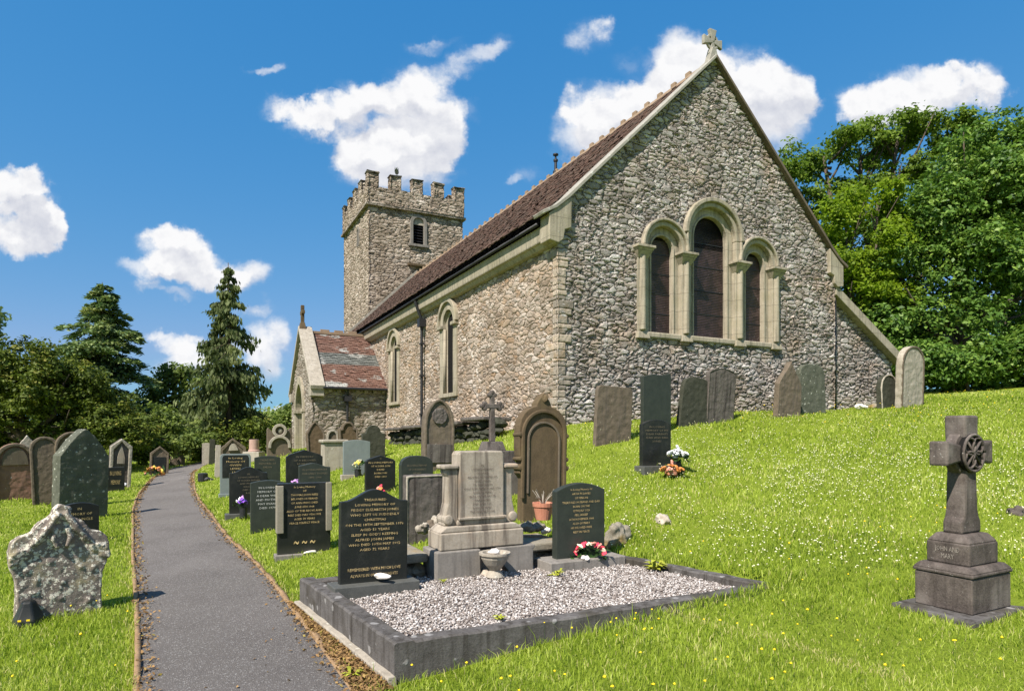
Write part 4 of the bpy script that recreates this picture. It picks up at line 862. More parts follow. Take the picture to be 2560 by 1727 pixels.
# --- far middle, by the porch
hs('brown carved headstone with a scrolled gable top left of the pink column', z2(480,0)[0], z2(682,0)[0], z2(0,140)[1], z2(0,420)[1], 'gable', 'brown', thick=.2, Y=24, border=(.09, 'brown', .05), panel=('palestone', .4, .55, .80, .06, 'round'))
hs('olive pointed headstone close to the porch corner', z2(1166,0)[0], z2(1308,0)[0], z2(0,10)[1], z2(0,330)[1], 'gothic', 'olive', thick=.16, Y=17.5, border=(.05, 'brown', .03))
hs('dark green round-shouldered headstone behind the blue-grey slate', z2(1590,0)[0], z2(1768,0)[0], z2(0,38)[1], z2(0,330)[1], 'shoulder', 'algae', thick=.14, Y=16.4)
hs('carved pale headstone with rope arch against the porch wall', z2(1308,0)[0], z2(1402,0)[0], z2(0,75)[1], z2(0,330)[1], 'round', 'brown', thick=.16, Y=19.5, border=(.06, 'palestone', .05))
hs('mottled headstone with curved shoulders below the porch downpipe', z2(1412,0)[0], z2(1562,0)[0], z2(0,12)[1], z2(0,330)[1], 'shoulder', 'olive', thick=.18, Y=19.0, border=(.06, 'brown', .04))
# --- middle, behind the plot
hs('weathered brown square headstone with pale edges, left of the marble monument', z3(826,0)[0], z3(1126,0)[0], z3(0,618)[1], z3(0,1000)[1], 'flat', 'weathered', thick=.16, Y=7.9, border=(.03, 'palestone', .01))
hs('low black headstone with round top above the weathered square stone', z3(792,0)[0], z3(1002,0)[0], z3(0,493)[1], z3(0,800)[1], 'flatround', 'green_slate', thick=.12, Y=9.3, text=['IN LOVING MEMORY', 'OF OUR PARENTS', 'AT REST'], tmat='faint', tbox=(.62, .66, .84))
b4 = hs('tall light brown lancet headstone with a carved medallion, near the church drainpipe', z3(942,0)[0], z3(1136,0)[0], z3(0,122)[1], z3(0,600)[1], 'lancet', 'brown', thick=.2, Y=11.6, border=(.05, 'brown', .03), panel=('weathered', .84, .10, .36, .035, 'flat'))
b = MB(); b.lathe([(.02,-.03),(b4[2]*.26,-.025),(b4[2]*.26,.02),(.02,.02)], 20, Matrix.Translation((0, -.01, b4[3] - b4[2]*.55)) @ Matrix.Rotation(R(90), 4, 'X')); roughen(b.build('medallion', M['weathered'], b4[0]), .012, .03, .05)
# --- along the gable
hs('square brown headstone leaning beside the church corner', z4(366,0)[0], z4(594,0)[0], z4(0,172)[1], z4(0,548)[1], 'corner', 'brown', thick=.10)
hs('tall green-black slab with sloping top behind the small black headstone on the slope', z4(678,0)[0], z4(858,0)[0], z4(0,84)[1], z4(0,430)[1], 'tilted', 'green_slate', thick=.10, Y=12.2)
g3 = hs('small black headstone with gilt fan lettering and white flowers on the grass slope', z4(672,0)[0], z4(858,0)[0], z4(0,388)[1], z4(0,722)[1], 'seg', 'black', thick=.09, text=['IN LOVING', 'MEMORY OF MY', 'DEAR PARENTS', 'IDRIS AND EIRA', 'JONES'], tmat='faint', tbox=(.8, .5, .86), plinth=(.05, .07, .10, 'blackside'))
hs('dark headstone leaning against its taller neighbour under the east window', z4(915,0)[0], z4(1105,0)[0], z4(0,110)[1], z4(0,428)[1], 'flatround', 'algae', thick=.11, lean=(0, R(8)))
hs('tall grey-brown arched headstone under the east window', z4(1092,0)[0], z4(1264,0)[0], z4(0,54)[1], z4(0,405)[1], 'seg', 'weathered', thick=.13, border=(.02, 'algae', .01))
hs('brown spire-topped headstone leaning by the north end of the gable', z4(1555,0)[0], z4(1702,0)[0], z4(0,6)[1], z4(0,372)[1], 'spire', 'brown', thick=.14, lean=(0, R(4)))
hs('grey lichened headstone with canted shoulders next to the spire-topped one', z4(1712,0)[0], z4(1870,0)[0], z4(0,24)[1], z4(0,355)[1], 'flatround', 'algae_lichen', thick=.14)
hs('small dark round-topped headstone at the foot of the lean-to', z5(682,0)[0], z5(778,0)[0], z5(0,80)[1], z5(0,268)[1], 'round', 'algae', thick=.14, border=(.04, 'palestone', .02))
hs('tall pale round-topped headstone at the end of the lean-to', z5(792,0)[0], z5(914,0)[0], z5(0,-76)[1], z5(0,262)[1], 'round', 'palestone', thick=.18, border=(.05, 'brown', .015))

# --- ornate brown headstone behind the marble monument
def ornate():
    y = 8.4; r = (1357 - U0) / F; x = r * y; z = ground(x, y); ht = CH + (V0 - 980) / F * y - z; w = .74
    rt = empty('ornate_headstone', (x, y, z), PHI, R(-2), R(2)); tag(rt, 'tall ornate brown headstone with pointed finial and scrolled sides, behind the terracotta pot', 'headstone'); STONES.append((x, y, w, .2))
    hw = w / 2
    half = [(hw*.82,-.2),(hw*.82,.32*ht),(hw*.98,.36*ht),(hw*.90,.44*ht),(hw*.97,.50*ht),(hw*1.0,.56*ht),(hw*1.0,.68*ht),(hw*.985,.73*ht),(hw*.92,.785*ht),(hw*.80,.83*ht),(hw*.63,.863*ht),(hw*.45,.882*ht),(hw*.31,.89*ht),(hw*.28,.915*ht),(hw*.20,.945*ht),(hw*.13,.965*ht),(hw*.07,.985*ht),(0,ht)]
    pts = [(-a, b) for a, b in half[:-1]]
    prof = half + pts[::-1]
    b = MB(); b.prism(prof, 0, .17); b.build('slab', M['olive'], rt, bevel=.012)
    b = MB(); b.band(arch(0, hw*.80, .16*ht, .66*ht, 24), arch(0, hw*.93, .16*ht, .66*ht, 24), -.035, .005); b.build('moulding', M['olive'], rt, bevel=.012)
    b = MB(); b.band(arch(0, hw*.60, .2*ht, .62*ht, 16), arch(0, hw*.68, .2*ht, .62*ht, 16), -.02, .005); b.build('panel_bead', M['brown'], rt, bevel=.006)
    for s in (-1, 1):
        for zz, rr in ((.40*ht, .034), (.47*ht, .030), (.66*ht, .032)):
            b = MB(); b.lathe([(rr*.3,-.03),(rr,-.025),(rr,.175),(rr*.3,.18)], 12, Matrix.Translation((s*hw*.95, 0, zz)) @ Matrix.Rotation(R(-90), 4, 'X')); b.build('scroll', M['olive'], rt, bevel=.006)
    b = MB(); b.rock((0, .02, .955*ht), .05, .06, .06, 3); b.build('finial', M['olive'], rt)
ornate()

# --- double grave plot with kerbs and gravel
KZ = .262
kr = empty('grave_kerb', (PA_.x, PA_.y, 0), 0); tag(kr, 'low grey concrete kerb surround enclosing the gravelled double grave', 'grave kerb')
def kerb_piece(a, b_, wv, z0, z1, name='kerb_stone', mat='kerb'):
    mb = MB(); L_ = (b_ - a); o = Vector((PA_.x, PA_.y, 0))
    q = [a - o, b_ - o, b_ - o + wv, a - o + wv]; n_ = 24; vs = []
    for i in range(n_ + 1):
        t = i / n_; A = q[0].lerp(q[1], t); Bq = q[3].lerp(q[2], t); jz = .004*math.sin(i*1.3) + random.uniform(-.002, .002)
        vs += [(A.x, A.y, z0), (A.x, A.y, z1 - .012 + jz), (A.x*.9+Bq.x*.1, A.y*.9+Bq.y*.1, z1 + jz), (Bq.x*.9+A.x*.1, Bq.y*.9+A.y*.1, z1 + jz), (Bq.x, Bq.y, z1 - .012 + jz), (Bq.x, Bq.y, z0)]
    fs = [(6*i+k, 6*i+k+1, 6*i+7+k, 6*i+6+k) for i in range(n_) for k in range(5)] + [(0,5,4,3,2,1), tuple(6*n_+k for k in range(6))]
    bm = bmesh.new(); [bm.verts.new(v) for v in vs]; bm.verts.ensure_lookup_table(); [bm.faces.new([bm.verts[i] for i in f]) for f in fs]
    bmesh.ops.recalc_face_normals(bm, faces=bm.faces); me = D.meshes.new(name); bm.to_mesh(me); bm.free(); me.materials.append(M[mat])
    ob = D.objects.new(name, me); COL.objects.link(ob); ob.parent = kr; return ob
PD_ = PA_ + ex * LW; PC_ = PB_ + ex * (LW - .25)
kerb_piece(PA_, PB_, ex * .14, -.1, KZ); kerb_piece(PA_ + ex*.141, PD_, ey * .13, -.1, KZ - .004); kerb_piece(PD_ - ey*.0 , PC_, ex * -.14, -.1, KZ + .002); kerb_piece(PB_ + ex*.141, PC_ - ex*.142, ey * -.12, -.1, KZ - .02)
kerb_piece(PA_ - ex*.05 - ey*.02, PB_ - ex*.05, ex * .055, -.1, .055, 'footing', 'palestone')
ico = bmesh.new(); bmesh.ops.create_icosphere(ico, subdivisions=1, radius=1); IV = np.array([v.co[:] for v in ico.verts]); IF = np.array([[v.index for v in f.verts] for f in ico.faces]); ico.free()
def pebbles(name, P, size, mat, flat=.6):
    n = len(P); k = len(IV); sc = size[:, None] * RNG.uniform(.6, 1.25, (n, 3)) * np.array([1, 1, flat])
    V = IV[None] * sc[:, None] * RNG.uniform(.75, 1.2, (n, k, 1)); a = RNG.uniform(0, 2*PI, n); t = RNG.normal(0, .5, n)
    ca, sa, ct, st = np.cos(a)[:, None], np.sin(a)[:, None], np.cos(t)[:, None], np.sin(t)[:, None]
    x, y, z = V[..., 0], V[..., 1], V[..., 2]; y, z = y*ct - z*st, y*st + z*ct
    V = np.stack([x*ca - y*sa, x*sa + y*ca, z], -1) + P[:, None]
    Fc = (IF[None] + (np.arange(n) * k)[:, None, None]).reshape(-1, 3)
    return np_mesh(name, V.reshape(-1, 3), Fc, mat, None, {'rnd': np.repeat(RNG.random(n), k)})
GZ = .195
q = [PA_ + ex*.1 + ey*.08, PD_ - ex*.1 + ey*.08, PC_ - ex*.1 - ey*.08, PB_ + ex*.1 - ey*.08]
mb = MB(); mb.add([(p.x, p.y, GZ - .012) for p in q], [(0, 1, 2, 3)]); tag(mb.build('gravel_bed', M['soil']), 'bed of soil under the pale chippings', kind='structure')
n = 34000; a, c = RNG.uniform(.12, LW - .12, n), RNG.uniform(.1, LD - .1, n)
gp = np.stack([PA_.x + ex.x*a + ey.x*c, PA_.y + ex.y*a + ey.y*c, GZ + RNG.uniform(-.008, .014, n) + .01*np.sin(a*5)*np.sin(c*4)], 1); gp = gp[inplot(gp[:, 0], gp[:, 1], -.11)]
tag(pebbles('gravel', gp, RNG.uniform(.0055, .0145, len(gp)), M['gravel']), 'pinkish white gravel chippings filling the double grave', 'gravel', kind='stuff')

# --- pale marble monument in the middle of the plot's back edge
def monument():
    o = P3(1216, 1440, 6.25); rt = empty('marble_monument', (o.x, o.y, GZ), PHI, 0, 0); tag(rt, 'pale streaked marble monument with scrolled sides at the back of the gravel plot', 'monument'); STONES.append((o.x, o.y, 1.1, .4))
    b = MB(); b.box(-.52, -.06, 0, .42, -.1, .27); b.prism([(.34,-.1),(.55,-.1),(.55,.22),(.57,.23),(.57,.265),(.12,.265),(.12,.23),(.15,.21),(.19,.10),(.25,.03)], .03, .42); b.box(-.06, .12, .12, .42, -.1, .25); b.build('base_block', M['greyplinth'], rt, bevel=.014)
    b = MB(); b.box(-.47, .44, .04, .40, .272, .44); b.prism([(-.47,.44),(.44,.44),(.36,.50),(-.40,.50)], .06, .38); b.build('plinth', M['pale'], rt, bevel=.012)
    b = MB(); b.prism([(-.27,.50),(.27,.50),(.27,.54),(.245,.56),(.245,1.20),(.225,1.235),(-.225,1.235),(-.245,1.20),(-.245,.56),(-.27,.54)], .10, .33); b.build('die', M['pale'], rt, bevel=.014)
    b = MB()
    for s in (-1, 1):
        b = MB()
        pts = [(.248,.50),(.40,.50),(.385,.60),(.355,.72),(.35,.98),(.375,1.02),(.375,1.06),(.248,1.06)]
        pts = [(s*x, z) for x, z in pts]; b.prism(pts if s > 0 else pts[::-1], .13, .31)
        b.lathe([(.02,-.02),(.05,-.015),(.05,.22),(.02,.225)], 14, Matrix.Translation((s*.355, .12, .56)) @ Matrix.Rotation(R(-90), 4, 'X'))
        b.box(min(s*.25, s*.41), max(s*.25, s*.41), .10, .33, 1.06, 1.10)
        b.build('scroll_buttress', M['pale'], rt, bevel=.012)
    inscription(['IN', 'LOVING MEMORY', 'OF DAVID', 'BELOVED HUSBAND OF', 'MARY JONES', 'OF THIS PARISH', 'WHO DIED MARCH 3RD 1923', 'AGED 58 YEARS', 'ALSO OF THE ABOVE', 'MARY JONES', 'DIED JUNE 1941', 'AGED 72 YEARS', 'THY WILL BE DONE'], rt, 0, .40, .62, 1.10, .094, M['darktext'])
    b = MB(); b.prism([(-.26,.555),(.26,.555),(.26,.58),(-.26,.58)], .07, .12); b.build('ledge_moulding', M['pale'], rt, bevel=.006)
    return o
mo = monument()
def local(o, x, y, z): return Vector((o.x + CP*x - SP*y, o.y + SP*x + CP*y, z))
def urn(loc, s=1.0):
    b = MB(); b.lathe([(.07,0),(.09,.02),(.075,.05),(.05,.08),(.10,.14),(.135,.20),(.14,.225),(.155,.235),(.155,.255),(.12,.255),(.10,.22)], 18); o = b.build('stone_urn', M['palestone'], None, smooth=False); o.location = loc; o.scale = (s, s, s)
    tag(o, 'small round stone urn standing on the gravel before the marble monument', 'urn')
    b = MB(); b.rock((0, 0, 0), .06, .05, .022, 5); w = b.build('pebble', M['white_rock'], None, smooth=True); w.location = loc + Vector((0, 0, .262*s)); tag(w, 'white pebble lying on top of the stone urn', 'pebble')
urn(local(mo, .03, -.13, GZ), 1.0)

# --- cross behind the monument
def dark_cross():
    y = 9.6; zt = CH + (V0 - z3(0, 72)[1]) / F * y; x = (z3(1385, 0)[0] - U0) / F * y; z = ground(x, y); zb = CH + (V0 - z3(0, 400)[1]) / F * y
    rt = empty('cross_headstone', (x, y, z), PHI); tag(rt, 'slender dark stone cross with trefoil ends rising behind the marble monument', 'cross'); H = zt - z; B = zb - z; STONES.append((x, y, .4, .3))
    b = MB(); b.box(-.04, .04, -.04, .04, B, H - .05, taper=.008); za = B + (H - B) * .70
    b.box(-.13, .13, -.04, .04, za - .035, za + .035)
    for s, zz in ((-1, za), (1, za), (0, H - .06)):
        for dx, dz in ((0, .04), (0, -.04), (.04 if s >= 0 else -.04, 0)) if s else ((.04, 0), (-.04, 0), (0, .04)):
            b.lathe([(.015,-.04),(.034,-.035),(.034,.035),(.015,.04)], 10, Matrix.Translation((s*.125 + dx, 0, zz + dz)) @ Matrix.Rotation(R(-90), 4, 'X'))
    b.build('cross_shaft', M['celtic'], rt, bevel=.008)
    b = MB(); b.box(-.17, .17, -.15, .15, B - .14, B, taper=.04); b.box(-.28, .28, -.24, .24, B - .32, B - .14); b.box(-.4, .4, -.34, .34, -.2, B - .32); b.build('stepped_base', M['weathered'], rt, bevel=.01)
dark_cross()

# --- celtic cross on the right
def celtic():
    x, y = 3.39, 4.74; z = .32
    rt = empty('celtic_cross', (x, y, z), PHI, 0, R(-.6)); tag(rt, 'brown granite celtic cross with knotwork wheel on a stepped plinth, right foreground', 'cross'); STONES.append((x, y, .8, .6))
    b = MB(); b.box(-.40, .46, -.28, .30, -.25, .0); b.build('base_slab', M['kerb'], rt, bevel=.02)
    b = MB(); b.box(-.255, .255, -.20, .20, 0, .255); b.box(-.265, .265, -.21, .21, .257, .285); b.box(-.265, .265, -.21, .21, .285, .325, taper=.035); b.build('lower_plinth', M['celtic'], rt, bevel=.010)
    b = MB(); b.box(-.19, .19, -.15, .15, .325, .485); b.box(-.19, .19, -.15, .15, .485, .545, taper=.045); b.build('upper_plinth', M['celtic'], rt, bevel=.012)
    vs_, fs_ = text_geo(['JOHN AND', 'MARY']); lo, hi = vs_.min(0), vs_.max(0)
    P = [(-.194, -( (v[0]-(lo[0]+hi[0])/2) / (hi[0]-lo[0]) * .17), .365 + (v[1]-lo[1])/(hi[1]-lo[1]) * .09) for v in vs_]; t = MB(); t.add(P, fs_); t.build('inscription', M['wornpale'], rt)
    d = .05; zc = 1.14; b = MB()
    b.prism([(-.125,.545),(.125,.545),(.125,.63),(.10,.665),(.085,.72),(.070,1.0),(.07,1.10),(-.07,1.10),(-.07,1.0),(-.085,.72),(-.10,.665),(-.125,.63)], -d - .02, d + .02)
    b.prism([(-.075,1.09),(.075,1.09),(.075,1.20),(.085,1.28),(.09,1.42),(-.09,1.42),(-.085,1.28),(-.075,1.20)], -d - .024, d + .024)
    b.prism([(-.30,1.05),(-.13,1.075),(.13,1.075),(.30,1.05),(.30,1.235),(.13,1.205),(-.13,1.205),(-.30,1.235)], -d - .017, d + .017)
    b.build('cross_body', M['celtic'], rt, bevel=.016)
    ci = [(.115*math.cos(k*PI/16), zc + .115*math.sin(k*PI/16)) for k in range(32)]; co = [(.165*math.cos(k*PI/16), zc + .165*math.sin(k*PI/16)) for k in range(32)]
    b = MB(); b.band(ci[::-1], co[::-1], -d + .01, d - .01, closed=True); b.build('wheel', M['celtic'], rt, bevel=.008)
    b = MB(); b.lathe([(.02,-.02),(.145,-.018),(.145,.012),(.02,.012)], 28, Matrix.Translation((0, -d - .018, zc)) @ Matrix.Rotation(R(90), 4, 'X')); b.build('knot_ground', M['shade_black'], rt)
    b = MB(); yy = -d - .036
    b.tube([(.135*math.cos(k*PI/16), yy, zc + .135*math.sin(k*PI/16)) for k in range(33)], .012, 6)
    for ox, oz in ((.05, .05), (-.05, .05), (.05, -.05), (-.05, -.05)): b.tube([(ox + .062*math.cos(k*PI/8), yy + .004*math.sin(k*PI/2), zc + oz + .062*math.sin(k*PI/8)) for k in range(17)], .009, 6)
    b.tube([(-.09, yy, zc - .09), (.09, yy, zc + .09)], .009, 6); b.tube([(-.09, yy, zc + .09), (.09, yy, zc - .09)], .009, 6)
    b.build('knotwork', M['celtic'], rt, smooth=True)
celtic()

# --- lichen-crusted stone in the left foreground with the black vase
def lichen_stone():
    y = 5.55; x = (152 - U0) / F * y; z = ground(x, y); ph = R(44); H = CH + (V0 - 1262) / F * y - z; w = .655; hw = w/2
    rt = empty('lichened_headstone', (x, y, z), ph, R(-3), R(1)); tag(rt, 'squat headstone thickly crusted with pale lichen, scrolled shoulders and knobbly top, left foreground', 'headstone'); STONES.append((x, y, w, .3))
    half = [(hw*.96,-.2),(hw*.95,.10*H),(hw*.94,.22*H),(hw*.96,.36*H),(hw*1.05,.44*H),(hw*1.10,.52*H),(hw*1.12,.61*H),(hw*1.06,.69*H),(hw*.92,.735*H),(hw*.76,.75*H),(hw*.64,.765*H),(hw*.56,.81*H),(hw*.46,.85*H),(hw*.30,.88*H),(hw*.20,.91*H),(hw*.16,.96*H),(hw*.06,H)]
    prof = half + [(-a, b_) for a, b_ in half[::-1]]
    b = MB(); b.prism(prof, 0, .19); rr = random.Random(4)
    for s in (-1, 1):
        for k in range(6): a_ = -.2 + k*.42; cx_, cz_ = s*hw*.80, .52*H; b.tube([(cx_ + s*.03*math.cos(a_), .0, cz_ + .03*math.sin(a_)), (cx_ + s*.11*math.cos(a_), -.012, cz_ + .11*math.sin(a_))], [.013, .020], 6)
        b.tube([(s*hw*.06, -.012, .93*H), (s*hw*.30, -.022, .80*H), (s*hw*.52, -.012, .70*H), (s*hw*.70, .0, .64*H)], [.022,.030,.028,.020], 7)
        b.tube([(s*hw*.10, -.012, .80*H), (s*hw*.20, -.02, .70*H), (s*hw*.10, -.02, .62*H)], [.02,.026,.018], 7)
    for i in range(8): b.rock((rr.uniform(-.10, .10)*w, rr.uniform(-.005, .12), rr.uniform(.84, .97)*H), .035, .05, .035, i, 2)
    for i in range(14): b.rock((rr.uniform(-.42, .42)*w, .0, rr.uniform(.06, .66)*H), rr.uniform(.015, .035), .012, rr.uniform(.015, .035), i, 2)
    sl_ = b.build('slab', M['lichen'], rt, smooth=True); roughen(sl_, .012, .014, .05)
    q = gpt(72, 1560); b = MB(); b.lathe([(.02,-.02),(.125,0),(.115,.05),(.07,.15),(.055,.19),(.035,.20)], 6); v = b.build('flower_vase', M['black'], None, bevel=.012); v.location = q; v.rotation_euler[2] = .4
    tag(v, 'small black faceted grave vase in the grass at the foot of the lichen-crusted stone', 'vase')
    b = MB()
    for dx in (-.035, .025): b.box(dx - .012, dx + .012, -.118, -.112, .05, .063)
    g = b.build('gilt_mark', M['f_buttercup'], v)
lichen_stone()

# --- tall carved stone with a ringed top near the porch
def ringed():
    y = 21.5; uc, vT = z2(938, 28); x = (uc - U0) / F * y; z = ground(x, y); H = CH + (V0 - vT) / F * y - z; w = .80; hw = w/2
    rt = empty('carved_headstone', (x, y, z), PHI); tag(rt, 'pale brown carved headstone with a ring above a round arch, left of the porch door', 'headstone'); STONES.append((x, y, w, .3))
    zr = H - .24
    b = MB(); b.prism([(-hw,-.2),(hw,-.2),(hw,zr+.05),(hw*.9,zr+.1),(hw*.55,zr-.05),(-hw*.55,zr-.05),(-hw*.9,zr+.1),(-hw,zr+.05)], 0, .2); b.lathe([(.21,0),(.21,.16)], 24, Matrix.Translation((0, .18, zr)) @ Matrix.Rotation(R(90), 4, 'X')); b.build('slab', M['brown'], rt, bevel=.015)
    b = MB(); ci = [(.14*math.cos(k*PI/14), zr + .14*math.sin(k*PI/14)) for k in range(28)]; co = [(.235*math.cos(k*PI/14), zr + .235*math.sin(k*PI/14)) for k in range(28)]
    b.band(ci[::-1], co[::-1], -.08, .02, closed=True); b.band(arch(0, hw*.68, .3, zr - .28 - hw*.6, 18), arch(0, hw*.9, .3, zr - .28 - hw*.6, 18), -.09, .0); b.rock((0, 0, zr), .08, .05, .08, 6); b.build('moulding', M['palestone'], rt, bevel=.012)
ringed()
def column():
    y = 22.5; uc, vT = z2(738, 152); x = (uc - U0) / F * y; z = ground(x, y); H = CH + (V0 - vT) / F * y - z
    rt = empty('broken_column', (x, y, z)); tag(rt, 'plain pink granite broken column monument left of the ringed headstone', 'column monument'); STONES.append((x, y, .5, .5))
    b = MB(); b.lathe([(.20,.35),(.20,.4),(.17,.42),(.165,H),(.10,H+.005)], 24); b.build('shaft', M['pink'], rt); b = MB(); b.box(-.32, .32, -.32, .32, -.2, .35, taper=.03); b.build('pedestal', M['palestone'], rt, bevel=.02)
column()
def chest():
    p = gpt(*z2(1375, 395)); b = MB(); b.box(-.28, .28, 0, .5, -.2, .72); b.box(-.33, .33, -.05, .55, .72, .80); o = b.build('stone_pedestal', M['palestone'], None, bevel=.02); o.location = p; o.rotation_euler[2] = PHI
    tag(o, 'blocky pale stone pedestal left of the blue-grey slate', 'pedestal'); STONES.append((p.x, p.y, .6, .5))
chest()

# --- mossy ledge, rocks, pots, flowers
def rock_thing(loc, s, seed, mat, label, name='rock', cat='rock', rough=.18):
    b = MB(); b.rock((0, 0, 0), *s, seed, 3, rough); o = b.build(name, M[mat], None, smooth=False)
    if s[0] > .05 and name == 'rock': roughen(o, s[0]*.12, s[0]*.55, s[0]*.5)
    o.location = loc; o.rotation_euler[2] = seed; tag(o, label, cat); return o
lo = local(mo, 0, .50, 0); lz = .33
for x0, x1, lab in ((-1.0, -.53, 'crumbling mossy stone ledge left of the marble monument'), (.56, 1.05, 'mossy stone ledge between the marble monument and the tall black headstone')):
    rt = empty('stone_ledge', local(mo, (x0+x1)/2, .35, .0), PHI); tag(rt, lab, 'stone ledge'); w = (x1 - x0)/2
    b = MB(); b.box(-w, w, -.14, .5, .34, .43); b.build('ledge_slab', M['mossy'], rt, bevel=.02)
    b = MB()
    for i in range(7): b.rock((-w + .08 + i*(2*w-.16)/6, -.02 + .04*(i % 2), .24), .08, .09, .075, i+3, 2)
    b.box(-w + .05, w - .05, .06, .46, -.1, .339); b.build('rubble_support', M['mossy'], rt)
for i, (u, v, s, lab) in enumerate(((1060, 1322, .085, 'leftmost rounded pale rock on the mossy ledge'), (1078, 1312, .07, 'small pale rock on the mossy ledge beside the leftmost one'), (1096, 1302, .085, 'knobbly pale rock standing highest on the mossy ledge'), (1112, 1316, .075, 'brown-grey rock on the mossy ledge near the marble monument'), (1123, 1304, .06, 'pale rock on the mossy ledge touching the marble scroll'))):
    q = P3(u, v, 6.85 + .05*i); rock_thing(Vector((q.x, q.y, max(q.z, .47))), (s, s*.8, s*.75), i + 20, 'brown' if i in (1, 3) else 'palestone', lab)
for i, (u, v, s, m_, lab) in enumerate(((1318, 1316, .08, 'mossy', 'dark mottled rock on the ledge right of the marble monument'), (1342, 1318, .07, 'mossy', 'brown mossy rock beside the terracotta pot'), (1364, 1326, .055, 'white_rock', 'small white stone below the terracotta pot'))):
    q = P3(u, v, 7.2); rock_thing(Vector((q.x, q.y, max(q.z, .46))), (s*1.2, s, s*.7), i + 40, m_, lab)
q = gpt(1543, 1362); rock_thing(q + Vector((0, 0, .08)), (.17, .10, .17), 7, 'mossy', 'jagged upright mossy rock in the grass right of the tall black headstone', rough=.28)
q = gpt(1657, 1306); rock_thing(q + Vector((0, 0, .03)), (.12, .08, .10), 8, 'rock', 'small pale rock in the grass slope above the kerb')
q = gpt(2552, 1285); rock_thing(q + Vector((0, 0, .02)), (.12, .10, .06), 9, 'celtic', 'grey stone in the grass at the right edge behind the celtic cross')
q = gpt(2152, 1024); rock_thing(q + Vector((0, 0, .06)), (.22, .12, .09), 10, 'white_rock', 'whitish stone at the foot of the lean-to wall')
q = gpt(2186, 1020); rock_thing(q + Vector((0, 0, .04)), (.18, .12, .09), 11, 'mossy', 'brown stone at the foot of the lean-to wall beside the whitish one')
rock_thing(local(Vector((r19[1].x, r19[1].y, 0)), .05, -.07, r19[1].z + .15), (.085, .045, .028), 12, 'white_rock', 'smooth white stone on the plinth of the large polished black headstone', 'pebble', 'pebble')
rock_thing(local(Vector((r10[1].x, r10[1].y, 0)), .06, -.05, r10[1].z + .045), (.09, .04, .02), 13, 'white_rock', 'white stone at the foot of the stone with pale side strips', 'pebble', 'pebble')
rock_thing(local(Vector((f2[1].x, f2[1].y, 0)), -.02, -.10, f2[1].z + .115), (.09, .05, .022), 14, 'white_rock', 'flat pinkish white stone below the wreath', 'pebble', 'pebble')
rock_thing(local(mo, .0, -.03, GZ + .0), (.10, .06, .05), 15, 'rock', 'pale stone lying on the gravel at the monument foot')
q = gpt(507, 1204); b = MB(); b.lathe([(.10,-.02),(.13,.02),(.14,.24),(.10,.26)], 12); b.rock((.12, .02, .06), .22, .12, .08, 2); o = b.build('grave_vase', M['iron']); o.location = q; tag(o, 'dark blue-black grave vase lying beside the path bend', 'vase')
def flower_mesh(rad, seed):
    b = MB(); rr = random.Random(seed)
    for i in range(9):
        t = i * 2.4; a = .35 + .5 * (i / 9)
        b.rock((rad*.55*math.cos(t)*a*1.4, rad*.55*math.sin(t)*a*1.4, rad*.25*(1 - a)), rad*.5, rad*.5, rad*.3, seed + i, 1, .2)
    b.rock((0, 0, rad*.1), rad*.6, rad*.6, rad*.45, seed, 1); return b
FM = {}
def bouquet(loc, label, colors, n, spread, rad, h=.14, pot=None, name='flower_bouquet', cat='flowers', ring=False, seed=0):
    rt = empty(name, loc); tag(rt, label, cat); rr = random.Random(seed + n)
    lf = MB(); pts = []
    for i in range(n):
        if ring: t = PI * (i + .5) / n; p = Vector((spread*math.cos(t), -.01, h*.35 + spread*.75*math.sin(t)))
        else: p = Vector((rr.uniform(-1, 1)*spread, rr.uniform(-.6, .6)*spread, h + rr.uniform(-.5, .5)*spread*.9))
        c = colors[i % len(colors)]
        if c not in FM: FM[c] = flower_mesh(1.0, 31 + len(FM)).build('blossom', M['f_' + c], rt); o = FM[c]
        else: o = FM[c].copy(); COL.objects.link(o); o.parent = rt
        o.location = p; s = rad * rr.uniform(.8, 1.2); o.scale = (s, s, s); o.rotation_euler = (rr.uniform(.3, 1.2), rr.uniform(-.5, .5), rr.uniform(0, 6))
        lf.tube([(p.x*.2, 0, 0), (p.x*.7, p.y*.7, p.z*.6), tuple(p)], [.005, .004, .003], 5)
        for k in range(4):
            q = p + Vector((rr.uniform(-1, 1), rr.uniform(-1, 1), rr.uniform(-1.2, .2))) * rad * 1.5; d = Vector((rr.uniform(-1, 1), rr.uniform(-1, 1), rr.uniform(-.3, .6))).normalized() * rad * 1.5; s_ = d.cross(Vector((0, 0, 1))).normalized() * rad * .5
            lf.add([q - d*.5, q + s_, q + d, q - s_], [(0, 1, 2, 3)])
    lf.build('foliage', M['f_leaf'], rt)
    if pot:
        b = MB(); b.lathe([(pot*.7,-.02),(pot,.0),(pot*1.05,h*.55),(pot*1.12,h*.6),(pot*.9,h*.6)], 14); b.build('pot', M['terracotta' if pot > .09 else 'iron'], rt)
    return rt
bouquet(local(Vector((f2[1].x, f2[1].y, 0)), .06, -.075, f2[1].z + .10), 'wreath of red, salmon and cream flowers leaning on the tall black headstone', ['red','cream','red','salmon','red','salmon','cream','cream'], 13, .15, .042, .10, ring=True, name='flower_wreath', cat='wreath')
p = P3(z2(655, 0)[0], z2(0, 700)[1], gpt(*z2(690, 772)).y - .12); p.z = ground(p.x, p.y) + .04
bouquet(p, 'purple and white flowers in a dark pot before the arched black headstone', ['purple','white','purple','lilac','white'], 9, .085, .045, .30, .06)
p = gpt(*z2(1750, 590)); p.y = 10.6; p.x = (z2(1745, 0)[0] - U0)/F*p.y; p.z = ground(p.x, p.y) ; pz = CH + (V0 - z2(0, 548)[1])/F*p.y
